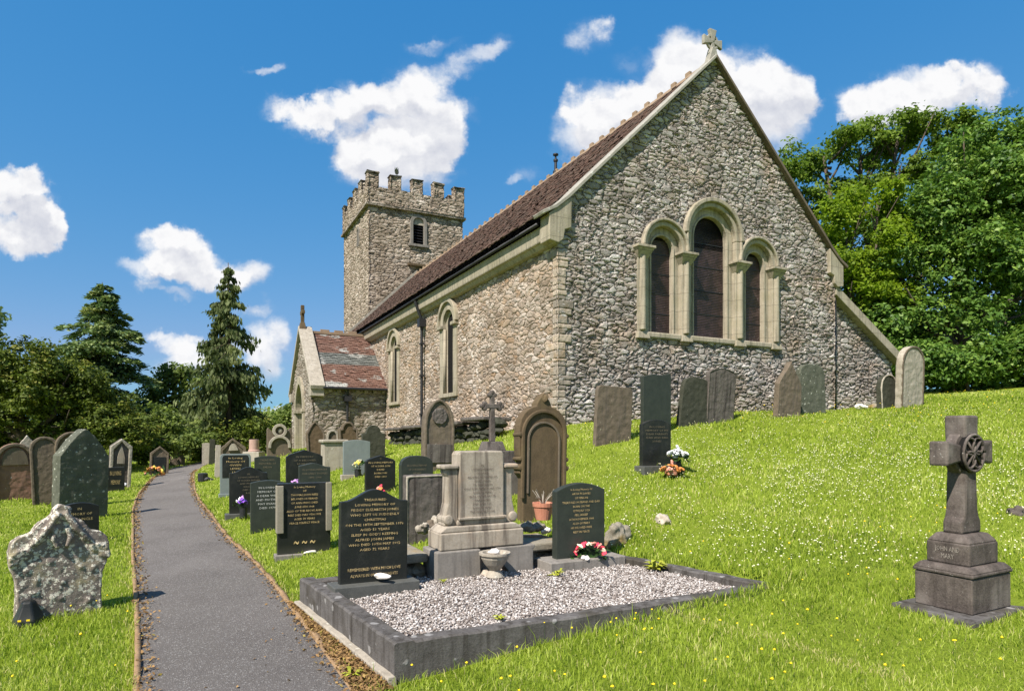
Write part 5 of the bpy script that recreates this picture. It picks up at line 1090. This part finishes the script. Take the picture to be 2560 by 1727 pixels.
bouquet(Vector((p.x, p.y, p.z)), 'red and salmon flowers before the small square gilt-lettered headstone', ['red','salmon','red','orange'], 9, .10, .05, max(.12, pz - p.z), .06)
p = gpt(*z2(1560, 442)); bouquet(p + Vector((0, -.1, 0)), 'yellow and white flowers at the foot of the blue-grey slate', ['yellow','cream','white'], 8, .12, .06, .28, .07)
p = P3(z4(852, 0)[0], z4(0, 735)[1], g3[1].y - .2); p.z = ground(p.x, p.y)
bouquet(p + Vector((.10, 0, 0)), 'bunch of white flowers at the corner of the small black headstone on the slope', ['white'], 12, .14, .06, .34, .07)
bouquet(p + Vector((-.03, -.16, 0)), 'low bowl of orange flowers before the small black headstone on the slope', ['orange','salmon','orange'], 12, .16, .055, .11, .10)
p = P3(z2(1062, 0)[0], z2(0, 482)[1], 11.4); z_ = ground(p.x, p.y); bouquet(Vector((p.x, p.y, z_)), 'lilac flowers between the rough slate and the silver-lettered headstone', ['lilac'], 6, .07, .05, max(.15, p.z - z_), .05)
p = gpt(398, 1190); bouquet(p + Vector((0, -.3, 0)), 'orange and yellow wreath before the gabled dark headstone', ['orange','yellow','orange','salmon'], 12, .30, .11, .28, ring=True, name='flower_wreath', cat='wreath')
p = gpt(290, 1226); bouquet(p, 'pale pink and white flowers before the low black kerb stone', ['white','salmon','lilac'], 7, .2, .08, .10, .05)
def potted():
    q = P3(1358, 1298, 7.45); q.z = max(q.z, .44); b = MB(); b.lathe([(.085,0),(.115,.15),(.125,.155),(.13,.20),(.11,.20),(.10,.17)], 20); o = b.build('terracotta_pot', M['terracotta'], None); o.location = q; tag(o, 'terracotta flower pot with dry stalks at the foot of the ornate brown headstone', 'flower pot')
    b = MB(); rr = random.Random(3)
    for i in range(12): a = rr.uniform(0, 6.3); b.tube([(0, 0, .15), (.05*math.cos(a), .05*math.sin(a), .24), (.13*math.cos(a), .13*math.sin(a), .26 + rr.uniform(0, .12))], [.007, .006, .003], 5)
    b.build('dry_stalks', M['palestone'], o)
potted()
# --- low tumbledown stonework by the south wall foot
def low_wall():
    a, b_ = church_xy(-.75, 1.3), church_xy(-.75, 9.2); rt = empty('low_stone_wall', (*church_xy(-.75, 5), 0), PHI); tag(rt, 'low tumbledown dry-stone wall with a dark capstone along the foot of the south wall', 'low wall')
    b = MB(); rr = random.Random(12); y = -3.8
    while y < 4.0:
        for lv in range(3):
            X, Y = church_xy(-.8, 5 + y); z0 = ground(X, Y) - .05
            b.rock((rr.uniform(-.05, .05), y + rr.uniform(-.05, .05), z0 + .05 + lv*.15), rr.uniform(.12, .2), rr.uniform(.12, .24), rr.uniform(.07, .11), rr.randrange(999), 2)
        y += rr.uniform(.22, .36)
    b.build('rough_stones', M['algae'], rt)
    b = MB(); y = -3.7
    while y < 3.9:
        L_ = rr.uniform(.8, 1.4); X, Y = church_xy(-.8, 5 + y + L_/2); z0 = ground(X, Y); b.box(-.34, .34, y, min(y + L_ - .03, 4.0), z0 + .42, z0 + .50, Matrix.Rotation(rr.uniform(-.03, .03), 4, 'Y')); y += L_
    b.build('capstone', M['weathered'], rt, bevel=.02)
low_wall()
# --- gull on the tower
def gull():
    x, y = TX0 + 1.55, TY0 + .15; X, Y = church_xy(x, y); rt = empty('gull', (X, Y, ZM + .02), PHI + 1.2); tag(rt, 'gull perched on a merlon at the top of the church tower', 'bird')
    b = MB(); pr = [(-.30,.33,.02),(-.22,.28,.05),(-.08,.22,.10),(.06,.22,.11),(.16,.27,.085),(.20,.34,.055),(.22,.40,.06),(.26,.43,.055),(.30,.42,.025),(.35,.405,.008)]
    b.tube([(p[0], 0, p[1]) for p in pr], [p[2] for p in pr], 10); b.tube([(.02, .03, .14), (.02, .03, 0)], .012, 5); b.tube([(.02, -.03, .14), (.02, -.03, 0)], .012, 5); b.build('body', M['slate'], rt, smooth=True)
    b = MB(); 
    for s in (-1, 1): b.add([(.14, s*.09, .30), (-.10, s*.11, .20), (-.42, s*.05, .34), (-.12, s*.10, .34)], [(0, 1, 2, 3)])
    b.build('wing', M['blackside'], rt)
gull()

# ------------------------------------------------------------------ foliage
def leaves(name, P, Nrm, size, mat, parent, aspect=.5, rnd=None, droop=None):
    n = len(P); Nrm = Nrm / np.maximum(1e-6, np.linalg.norm(Nrm, axis=1))[:, None]
    T = RNG.normal(0, 1, (n, 3)) if droop is None else droop + RNG.normal(0, .25, (n, 3))
    T -= (T * Nrm).sum(1)[:, None] * Nrm; T /= np.maximum(1e-6, np.linalg.norm(T, axis=1))[:, None]; B = np.cross(Nrm, T)
    s = size[:, None] if np.ndim(size) else size
    V = np.stack([P - T*s*.5, P + B*s*aspect*.5 + Nrm*s*.08, P + T*s*.5, P - B*s*aspect*.5 + Nrm*s*.08], 1).reshape(-1, 3)
    Fc = np.arange(n * 4).reshape(n, 4)
    rnd = RNG.random(n) if rnd is None else rnd
    return np_mesh(name, V, Fc, mat, parent, {'rnd': np.repeat(rnd, 4)})
def tree(name, label, base, lobes, mat, nclump, per, leaf, clump=.5, trunks=None, cat='tree', group=None, inner=.45, aspect=.6, limb_r=.12, twigs=True, sub=11):
    base = Vector(base); rt = empty(name, base); tag(rt, label, cat, group)
    big = np.array(lobes, float); L2 = []
    for l in big:
        for _ in range(sub):
            q = RNG.normal(0, 1, 3); q /= np.linalg.norm(q); q[2] = q[2]*.8 + .15; f = RNG.uniform(.30, .46)
            L2.append((*(l[:3] + q * l[3:6] * RNG.uniform(.6, .95)), *(l[3:6] * f)))
    lob = np.array(L2, float); vol = (lob[:, 3] * lob[:, 4] * lob[:, 5]) ** .67; pick = RNG.choice(len(lob), nclump, p=vol / vol.sum())
    d = RNG.normal(0, 1, (nclump, 3)); d /= np.linalg.norm(d, axis=1)[:, None]
    rr = inner + (1 - inner) * RNG.random(nclump) ** .55; rr *= RNG.uniform(.85, 1.1, nclump)
    cc = lob[pick, :3] + d * rr[:, None] * lob[pick, 3:6]
    cn = d; cr = clump * RNG.uniform(.5, 1.3, nclump); tone = RNG.normal(0, .22, nclump)
    keep = cc[:, 2] > .15; cc, cn, cr, tone = cc[keep], cn[keep], cr[keep], tone[keep]
    n = len(cc); o = RNG.normal(0, .5, (n, per, 3)); o[..., 2] *= .6
    P = (cc[:, None] + o * cr[:, None, None]).reshape(-1, 3); Nn = (np.repeat(cn, per, 0) * .7 + np.array([0, 0, .6]) + RNG.normal(0, .55, (n * per, 3)))
    rnd = np.clip(.5 + np.repeat(tone, per) + RNG.normal(0, .16, n * per), 0, 1)
    leaves('crown', P, Nn, leaf * RNG.uniform(.6, 1.35, n * per), mat, rt, aspect, rnd)
    b = MB(); rr_ = random.Random(len(label))
    for (tx, ty, tz) in (trunks or [(0, 0, 0)]):
        tops = sorted(lobes, key=lambda l: (l[0]-tx)**2 + (l[1]-ty)**2)[:6 if trunks is None else 4]
        hh = min(l[2] for l in tops) * .6 + .3
        b.tube([(tx, ty, -.3), (tx + rr_.uniform(-.1, .1), ty, hh*.5), (tx*1.0, ty, hh)], [limb_r*1.7, limb_r*1.3, limb_r*1.15], 9)
        for l in tops:
            m = ((tx + l[0])/2 + rr_.uniform(-.4, .4), (ty + l[1])/2 + rr_.uniform(-.3, .3), (hh + l[2])/2)
            b.tube([(tx, ty, hh - .1), m, (l[0], l[1], l[2])], [limb_r, limb_r*.7, limb_r*.35], 7)
            if twigs:
                for k in range(5):
                    e_ = (l[0] + rr_.uniform(-.8, .8)*l[3], l[1] + rr_.uniform(-.8, .8)*l[4], l[2] + rr_.uniform(-.2, .8)*l[5]); st = [a + (c - a)*rr_.uniform(.2, .9) for a, c in zip(m, l[:3])]
                    b.tube([st, [(a + c)/2 + rr_.uniform(-.15, .15) for a, c in zip(st, e_)], e_], [limb_r*.4, limb_r*.25, limb_r*.1], 5)
    b.build('trunk', M['bark'], rt, smooth=True); return rt
def conifer(name, label, base, H, Rb, mat, whorls, per, style, leaf, z0=.06, cat='tree'):
    base = Vector(base); rt = empty(name, base); tag(rt, label, cat); rr = random.Random(int(H*100)); b = MB()
    b.tube([(0, 0, -.3), (.03, 0, H*.5), (0, 0, H)], [H*.020, H*.012, .02], 8); PP, NN, DD, TT = [], [], [], []
    for i in range(whorls):
        t = z0 + (1 - z0) * (i / whorls); z = H * t
        for k in range(per):
            if rr.random() < .12: continue
            a = rr.uniform(0, 2*PI); prof = (1 - t) ** (.85 if style == 'spruce' else .72) if t > .12 else .8
            L_ = Rb * prof * rr.uniform(.55, 1.15) + .12; ca, sa = math.cos(a), math.sin(a); up = -.28 if style == 'spruce' else rr.uniform(-.35, .10)
            pts = []
            for s in range(6):
                f = s / 5; zz = z + (up * L_ * f - (.30 if style == 'spruce' else -.02) * L_ * f * f * (.6) + (.18 * L_ * max(0, f - .6) if style == 'spruce' else -.16 * L_ * f * f))
                pts.append((ca*L_*f, sa*L_*f, zz))
            b.tube(pts, [max(.012, .022*L_*(1 - s/5.5)) for s in range(6)], 5); tone = rr.gauss(0, .2)
            m = int(L_ * (70 if style == 'spruce' else 95)) + 10
            for q in range(m):
                f = rr.random() ** .65; s = min(4, int(f * 5)); g = f * 5 - s; p = [pts[s][j]*(1-g) + pts[s+1][j]*g for j in range(3)]
                if style == 'spruce':
                    sp = .10 * L_ * f + .05; PP.append((p[0] + rr.gauss(0, sp), p[1] + rr.gauss(0, sp), p[2] - abs(rr.gauss(0, .30)) * min(1, L_*.5))); NN.append((rr.gauss(0, 1), rr.gauss(0, 1), .25)); DD.append((ca*.4, sa*.4, -1.2))
                else:
                    sp = .20 * L_ * (.25 + f * (1.25 - f)); w = rr.gauss(0, sp); PP.append((p[0] - sa*w, p[1] + ca*w, p[2] + rr.gauss(0, .07) - .1*abs(w))); NN.append((rr.gauss(0, .5), rr.gauss(0, .5), 1)); DD.append((ca - sa*w, sa + ca*w, -.15))
                TT.append(min(1, max(0, .5 + tone + rr.gauss(0, .15))))
    b.build('trunk', M['bark'], rt, smooth=True); n = len(PP)
    leaves('crown', np.array(PP), np.array(NN), leaf * RNG.uniform(.6, 1.4, n), mat, rt, .42, np.array(TT), np.array(DD)); return rt
def at(u, Y): x = (u*1.1015 - U0) / F * Y; return (x, Y, ground(x, Y))
# right of the church
bx = at(2170, 25)
tree('laurel_tree', 'broad dark glossy tree filling the right edge behind the grass slope', bx, [(-1.2,0,2.4,3.0,2.4,2.6),(1.5,-.5,3,3.4,2.5,3),(-2.2,0.3,4.9,2.4,2,2.2),(.3,0,5.6,3.0,2.4,2.6),(3,0,6.2,3.2,2.6,3),(1.2,.5,8.2,2.6,2.3,2.2),(3.6,.4,8.5,2.8,2.4,2.3),(-.2,.2,7.0,2.2,2,2.0),(5,0,4,3,2.5,3.5),(2.6,.4,9.6,2,1.8,1.5),(4.6,.4,9.5,2.4,2,1.7),(-3.3,-.3,1.6,1.7,1.6,1.6)], M['laurel'], 4200, 24, .17, .34, limb_r=.2, sub=12)
ax = at(1925, 31)
tree('ash_tree', 'open light green tree with bare limbs showing, rising behind the gable slope', ax, [(-3.0,0,10.6,1.5,1.4,1.1),(-1.2,0,11.8,1.7,1.5,1.2),(.8,.4,12.4,1.7,1.5,1.1),(2.6,.2,13.0,1.9,1.6,1.2),(4.6,.3,12.9,2.0,1.6,1.3),(-2.2,.3,9.2,1.4,1.2,1.0),(.3,.4,10.2,1.3,1.1,.9),(2.4,-.2,10.8,1.3,1.1,.9),(4.3,.3,10.9,1.6,1.3,1.1),(-3.6,.2,8.6,1.3,1.1,1.0),(1.2,0,8.4,1.1,1,.8),(-1.6,.3,7.6,1.2,1,.8),(3.2,.3,8.8,1.4,1.1,.9)], M['ash'], 1250, 26, .18, .40, sub=8, trunks=[(-1.0,0,0),(1.8,.3,0)], inner=.3, limb_r=.2)
tree('maple_tree', 'bright yellow-green small tree between the gable and the dark glossy tree', at(1950, 24.5), [(-.5,0,6.6,1.4,1.2,1.0),(.7,0,7.6,1.3,1.2,.9),(-1.0,.2,5.2,1.3,1.2,1.2),(.6,.1,5.6,1.5,1.3,1.3),(-.2,0,3.6,1.5,1.2,1.3),(1.2,.2,3.8,1.3,1.2,1.2)], M['maple'], 900, 24, .15, .30, limb_r=.09)
tree('dark_shrub', 'dark shrubbery at the foot of the glossy tree along the top of the slope', at(2200, 21.8), [(-3.2,.5,.7,1.3,.9,1.0),(-1.6,.3,.7,1.4,.9,1.1),(.3,.2,.8,1.5,.9,1.2),(2.2,0,.9,1.6,.9,1.3),(4.2,-.2,.9,1.7,.9,1.4),(6,-.4,1.0,1.7,1,1.5)], M['laurel'], 2000, 22, .16, .36, cat='shrub', limb_r=.05, sub=16)
tree('dark_hedge', 'dark hedge along the top of the slope behind the glossy tree', at(2240, 29), [(-9,0,1.2,2.2,1.2,1.8),(-6,0,1.6,2.2,1.2,2.2),(-3,0,1.6,2.2,1.2,2.2),(0,0,1.6,2.2,1.2,2.4),(3,0,1.8,2.2,1.2,2.4),(6,0,1.8,2.2,1.2,2.6),(9,0,1.8,2.2,1.2,2.8),(12,0,1.8,2.2,1.2,2.8)], M['laurel'], 2600, 18, .28, .6, cat='hedge', limb_r=.05, sub=14)
tree('pine_tree', 'dark pointed conifer tip showing above the glossy tree', at(2190, 40), [(0,0,16.6,.45,.45,1.3),(0,0,15.2,.9,.9,1.0),(0,0,13.6,1.3,1.2,1.2),(0,0,11.5,1.6,1.5,1.5)], M['cedarleaf'], 220, 14, .3, .4, limb_r=.12)
tree('tall_tree', 'tall mid green tree behind the dark glossy tree, at the right edge', at(2290, 36), [(-3,0,11.8,2.3,2,1.6),(0,0,13,2.6,2,1.7),(3,0,13.2,2.8,2,1.8),(-1,0,10,3,2,2),(3,0,10,3,2,2.5)], M['ash'], 700, 16, .32, .7, limb_r=.22)
# left of the path
tree('yew_tree', 'big rounded dark olive tree at the left edge behind the old headstones', at(60, 27), [(-2.8,0,2.0,2.4,2,2.2),(-.4,0,2.2,2.5,2.1,2.3),(2.0,.2,1.9,2.1,1.9,2.0),(-2.2,0,3.9,2.0,1.7,1.4),(-.3,0,4.2,2.1,1.8,1.5),(1.5,.2,3.5,1.6,1.5,1.3),(-4.6,.3,2.6,2.2,2,2.2),(3.3,.4,1.3,1.4,1.3,1.4)], M['yew'], 3600, 26, .15, .30, limb_r=.16, inner=.25, sub=20)
conifer('cedar_tree', 'blue-green cedar with spreading horizontal branches behind the dark olive tree', at(232, 40), 11.3, 5.4, M['cedarleaf'], 30, 7, 'cedar', .34)
conifer('spruce_tree', 'tall drooping olive-green spruce at the end of the path', at(518, 38), 11.8, 3.3, M['spruceleaf'], 25, 6, 'spruce', .34)
tree('edge_tree', 'sparse tree crown at the far left edge above the dark olive tree', at(-12, 48), [(-1.2,0,9.4,1.2,1.1,1.0),(-.3,0,10.6,.9,.8,.8),(-.4,0,8.6,.8,.8,.6),(-2,0,7,1.8,1.8,1.8)], M['cedarleaf'], 220, 16, .34, .55, limb_r=.14)
tree('hedge_tree', 'fresh green bushy tree between the cedar and the spruce', at(385, 44), [(0,0,3.6,2.2,1.8,2.0),(1.2,0,5.0,1.7,1.5,1.3),(-1.8,0,2.6,1.8,1.5,1.8),(1.8,0,2.6,1.6,1.5,1.7),(.4,0,5.6,1.2,1.1,.9)], M['shrub'], 560, 17, .30, .5)
tree('hedge_shrub', 'lower fresh green shrub beside the old stones left of the path bend', at(330, 33), [(0,0,1.3,1.3,1.1,1.3),(1.4,0,1.5,1.3,1.1,1.2),(-1.2,0,1.0,1.2,1,1.1),(2.5,0,1.0,1.2,1,1.0),(.5,0,2.3,1.0,.9,.9)], M['shrub'], 420, 16, .22, .42, cat='shrub', limb_r=.06)
tree('dark_hedge', 'dark leafy hedge at the foot of the cedar behind the canopied stone', at(262, 30), [(-1.4,0,1.1,1.2,1,1.3),(0,0,1.2,1.2,1,1.3),(1.3,0,1.0,1.2,1,1.1),(-.4,0,2.3,1.1,1,1.0)], M['yew'], 400, 16, .2, .42, cat='shrub', limb_r=.06)
tree('round_bush', 'dark bush under the spruce at the end of the path', at(500, 36), [(-1.4,0,.9,1.2,1,1.0),(.2,0,1.0,1.3,1,1.1),(1.7,0,1.1,1.2,1,1.2)], M['yew'], 320, 16, .2, .4, cat='shrub', limb_r=.05)
tree('porch_bush', 'green bush beyond the porch, right of the spruce', at(612, 47), [(-1.2,0,1.6,1.6,1.2,1.6),(.8,0,1.8,1.6,1.2,1.6),(2.6,0,1.6,1.6,1.2,1.6)], M['shrub'], 420, 16, .28, .45, cat='shrub', limb_r=.06)
def far_wood():
    X = np.linspace(-420, 420, 85); Yv = np.linspace(190, 330, 15); GX, GY = np.meshgrid(X, Yv); 
    Z = np.clip((GY - 190) / 60, 0, 1) * (9 + 4*np.sin(GX*.011 + 1) + 3*np.sin(GX*.03) + 6*np.exp(-((GX + 75)/30)**2)) - 3
    idx = np.arange(GX.size).reshape(GX.shape); fs = np.stack([idx[:-1, :-1], idx[:-1, 1:], idx[1:, 1:], idx[1:, :-1]], -1).reshape(-1, 4)
    tag(np_mesh('hill', np.stack([GX, GY, Z], -1).reshape(-1, 3), fs, M['turf'], smooth=True), 'low distant hill beyond the churchyard', kind='structure')
    n = 26000; x, y = RNG.uniform(-420, 420, n), RNG.uniform(195, 300, n)
    z = np.clip((y - 190) / 60, 0, 1) * (9 + 4*np.sin(x*.011 + 1) + 3*np.sin(x*.03) + 6*np.exp(-((x + 75)/30)**2)) - 3
    c = np.floor(x/7) * 1.7 + np.floor(y/7) * 2.3; P = np.stack([x, y, z + 2.5*np.abs(np.sin(c)) * (np.cos((x % 7)/7*6.28 - PI)*.5+.5) + RNG.uniform(0, 2.0, n)], 1)
    tag(leaves('far_wood', P, RNG.normal(0, .6, (n, 3)) + np.array([0, -.4, .8]), RNG.uniform(1.2, 2.6, n), M['shrub'], None, .8), 'far-off wooded hillside seen past the porch', 'wood', kind='stuff')
far_wood()

def weed(u, v, Y, label, s=.12, n=26):
    q = P3(u, v, Y); q.z = ground(q.x, q.y) if Y < 4.6 else GZ; rr = random.Random(n + u); b = MB()
    for i in range(n):
        a = rr.uniform(0, 6.28); l = s * rr.uniform(.5, 1.1); up = rr.uniform(.2, .9) * l; wd = l * .16; ca, sa = math.cos(a), math.sin(a)
        b.add([(0, 0, 0), (ca*l*.5 - sa*wd, sa*l*.5 + ca*wd, up), (ca*l, sa*l, up*.85), (ca*l*.5 + sa*wd, sa*l*.5 - ca*wd, up)], [(0, 1, 2, 3)])
    o = b.build('weed', M['weedleaf']); o.location = q; tag(o, label, 'weed')
M['weedleaf'] = m_plain('yellow_green_weed', (.30,.32,.035), .6, .2, .35, 40)
weed(1640, 1425, 6.45, 'yellow-green weed tuft in the far right corner of the gravel', .15, 34)
weed(1108, 1456, 5.95, 'small weed sprouting in the gravel by the monument base', .06, 16)
weed(1248, 1555, 4.75, 'low weed in the gravel near the front kerb', .07, 18)
weed(878, 1678, 4.12, 'yellow-green weed growing at the foot of the kerb beside the path', .08, 24)
weed(1392, 1412, 6.2, 'bright green weed between the monument base and the tall black headstone', .10, 18)
# ------------------------------------------------------------------ grass, clover, buttercups, leaf litter
def free_ground(x, y):
    pl, pr = np.interp(y, PL[:, 1], PL[:, 0]), np.interp(y, PR[:, 1], PR[:, 0])
    ok = ~((x > pl - .03) & (x < pr + .03) & (y < 40))
    ok &= ~inplot(x, y, .03)
    cx_, cy_ = CP*(x - C0.x) + SP*(y - C0.y), -SP*(x - C0.x) + CP*(y - C0.y)
    ok &= ~((cx_ > -.02) & (cx_ < 11) & (cy_ > 0) & (cy_ < 30)); ok &= ~((cx_ > PX) & (cx_ < 0) & (cy_ > PY0) & (cy_ < PY1))
    dx, dy_ = x - PA_.x, y - PA_.y; det = ex.x*ey.y - ex.y*ey.x; qa = (dx*ey.y - dy_*ey.x) / det; qc = (ex.x*dy_ - ex.y*dx) / det
    ok &= ~((qa > -.08 - .22*np.clip(1 - qc/LD, 0, 1)) & (qa < .02) & (qc > -.06) & (qc < LD + .1) & (np.sin(x*91.7 + y*57.3) > -.75))
    cxx, cyy = CP*(x - 3.39) + SP*(y - 4.74), -SP*(x - 3.39) + CP*(y - 4.74); ok &= ~((np.abs(cxx - .03) < .43) & (np.abs(cyy) < .29))
    return ok
def vnoise(x, y, f, seed):
    return (np.sin(x*f*1.1 + seed) * np.cos(y*f*.9 + seed*2.1) + np.sin((x + y)*f*.63 + seed*.7) * .7 + np.sin(x*f*2.3 - y*f*1.7 + seed*1.3) * .5) / 2.2
DRY = []
_l = [gpt(1640, 1518), gpt(1760, 1560), gpt(1900, 1590), gpt(2000, 1625), gpt(2100, 1665), gpt(2260, 1700)]
DRY += [((a.x, a.y), (b_.x, b_.y)) for a, b_ in zip(_l[:-1], _l[1:])]
for _k in range(18): _p = PA_ + ex*(LW*_k/17.0) - ey*.03; STONES.append((_p.x, _p.y, .05, .1))
def make_grass():
    N = 560000; y = 1.9 * (40 / 1.9) ** RNG.random(N); x = (RNG.random(N) * 2 - 1) * (.86 * y + 1.2)
    ok = free_ground(x, y) & (x < 16) & (x > -24); x, y = x[ok], y[ok]
    # taller rims at stones and edges
    n = len(x); z = ground_np(x, y)
    tall = .5 + .5 * vnoise(x, y, 2.3, 3.0); near = np.zeros(n)
    for (sx, sy, sw, st) in STONES: near = np.maximum(near, np.exp(-(((x - sx)**2 + (y - sy)**2) / (.36*(sw*.5 + .25))**2)))
    h = (.024 + .020 * tall + .028 * near) * RNG.uniform(.55, 1.35, n) * np.where(RNG.random(n) < .02, 1.9, 1.0) * (1 + .012 * y); wd = np.maximum(.0042, .00125 * y) * RNG.uniform(.7, 1.3, n)
    a = RNG.uniform(0, 2*PI, n); lean = RNG.uniform(.15, 1.0, n) * h; la = RNG.uniform(0, 2*PI, n)
    dx, dy_ = np.cos(a)*wd*.5, np.sin(a)*wd*.5; lx, ly = np.cos(la)*lean, np.sin(la)*lean
    zb = z - .012
    V = np.stack([np.stack([x-dx, y-dy_, zb], 1), np.stack([x+dx, y+dy_, zb], 1), np.stack([x+dx*.8+lx*.35, y+dy_*.8+ly*.35, z+h*.6], 1), np.stack([x-dx*.8+lx*.35, y-dy_*.8+ly*.35, z+h*.6], 1), np.stack([x+lx, y+ly, z+h], 1)], 1).reshape(-1, 3)
    i = np.arange(n) * 5; Fc = np.concatenate([np.stack([i, i+1, i+2], 1), np.stack([i, i+2, i+3], 1), np.stack([i+3, i+2, i+4], 1)])
    tone = .54 + .22 * vnoise(x, y, .9, 1.0) + .16*vnoise(x, y, 3.7, 2.0) + .20*vnoise(x, y, .42, 6.0) + .14*vnoise(x, y, 9.0, 4.0) + RNG.normal(0, .23, n)
    dry = np.zeros(n)
    for (ax_, ay_), (bx_, by_) in DRY:
        vx, vy = bx_ - ax_, by_ - ay_; L2 = vx*vx + vy*vy; t = np.clip(((x - ax_)*vx + (y - ay_)*vy) / L2, 0, 1); dry = np.maximum(dry, np.exp(-((x - ax_ - t*vx)**2 + (y - ay_ - t*vy)**2) / .0045))
    dry *= (.5 + .5*vnoise(x, y, 4.0, 9.0)) > .35
    pl, pr = np.interp(y, PL[:, 1], PL[:, 0]), np.interp(y, PR[:, 1], PR[:, 0]); edge = np.exp(-np.minimum(np.abs(x - pl), np.abs(x - pr))**2 / .02)
    tone = np.where(RNG.random(n) < .05 + .5*dry + .22*edge + .16*np.clip(vnoise(x, y, .8, 12.0) - .25, 0, 1), .98, np.clip(tone, 0, .95))
    tag(np_mesh('grass', V, Fc, M['grass'], None, {'rnd': np.repeat(tone, 5)}), 'bright green churchyard grass', 'grass', kind='stuff')
make_grass()
OV = np.array([(1,0,0),(-1,0,0),(0,1,0),(0,-1,0),(0,0,1),(0,0,-1)], float); OF = np.array([(0,2,4),(2,1,4),(1,3,4),(3,0,4),(2,0,5),(1,2,5),(3,1,5),(0,3,5)])
def specks(name, x, y, hgt, size, mat, label, cat):
    ok = free_ground(x, y); x, y, hgt, size = x[ok], y[ok], hgt[ok], size[ok]; n = len(x); z = ground_np(x, y) + hgt
    V = OV[None] * size[:, None, None] * RNG.uniform(.7, 1.2, (n, 1, 3)) * np.array([1, 1, .7]) + np.stack([x, y, z], 1)[:, None]
    b = len(OV); Fc = (OF[None] + (np.arange(n)*b)[:, None, None]).reshape(-1, 3); V = V.reshape(-1, 3)
    # thin stems
    st = np.stack([np.stack([x - .0015, y, z - hgt], 1), np.stack([x + .0015, y, z - hgt], 1), np.stack([x, y, z], 1)], 1).reshape(-1, 3); sf = np.arange(n*3).reshape(n, 3) + len(V)
    o = np_mesh(name, np.concatenate([V, st]), np.concatenate([Fc, sf]), M[mat], None); o.data.materials.append(M['f_leaf'])
    mi = np.r_[np.zeros(len(Fc), np.int32), np.ones(n, np.int32)]; o.data.polygons.foreach_set('material_index', mi); tag(o, label, cat, kind='stuff')
n = 11500; u = RNG.uniform(1440, 2560, n); yy = RNG.uniform(5.6, 15, n); xx = (u - U0)/F*yy
dn = np.exp(-(((xx - 4.6)/2.6)**2 + ((yy - 9.2)/2.8)**2)) + .18; kp = RNG.random(n) < dn * (.55 + .6*vnoise(xx, yy, 1.9, 5.0)); xx, yy = xx[kp], yy[kp]
specks('clover_flowers', xx, yy, RNG.uniform(.05, .11, len(xx)), RNG.uniform(.006, .0145, len(xx)), 'f_clover', 'cream clover flowers scattered through the grass slope', 'clover')
n = 118; u = np.r_[RNG.uniform(1500, 2560, 84), RNG.uniform(0, 350, 10), RNG.uniform(1000, 2000, 24)]; yy = np.r_[RNG.uniform(3.4, 7.0, 84), RNG.uniform(3.6, 6, 10), RNG.uniform(3.4, 4.6, 24)]; xx = (u - U0)/F*yy
specks('buttercups', xx, yy, RNG.uniform(.08, .18, n), RNG.uniform(.009, .014, n), 'f_buttercup', 'yellow buttercups dotted through the grass', 'buttercups')
n = 160; yy = RNG.uniform(12, 19, n); xx = yy * RNG.uniform(.05, .8, n); specks('wall_flowers', xx, yy, RNG.uniform(.08, .2, n), RNG.uniform(.012, .02, n), 'f_buttercup', 'small yellow flowers below the church gable', 'wild flowers')
def litter():
    n = 5200; t = RNG.random(n) ** 1.6; i = (t * 150).astype(int); side = RNG.random(n) < .55
    off = np.abs(RNG.normal(0, .05, n)); base = np.where(side[:, None], PL[i], PR[i]); sg = np.where(side, 1, -1)
    x = base[:, 0] + sg * off + RNG.normal(0, .02, n); y = base[:, 1] + RNG.normal(0, .04, n)
    m = 60; x = np.r_[x, RNG.uniform(-2, -1, m)]; y = np.r_[y, RNG.uniform(3.5, 6, m)]
    c = RNG.uniform(-.05, 1.04, 5200) * LD; a = RNG.uniform(0, 1, 5200) * np.clip(1.7 * (1 - c/LD), .2, 1.7); x = np.r_[x, PA_.x - ex.x*.05 - ex.x*a*.13 + ey.x*c]; y = np.r_[y, PA_.y - ex.y*.05 - ex.y*a*.13 + ey.y*c]
    N_ = len(x); P = np.stack([x, y, ground_np(x, y) + RNG.uniform(.012, .035, N_)], 1)
    tag(leaves('leaf_litter', P, RNG.normal(0, .45, (N_, 3)) + np.array([0, 0, 1]), RNG.uniform(.012, .035, N_) * (1 + .05*y), M['litter'], None, .5), 'dry brown leaf litter along the path edges', 'leaf litter', kind='stuff')
litter()
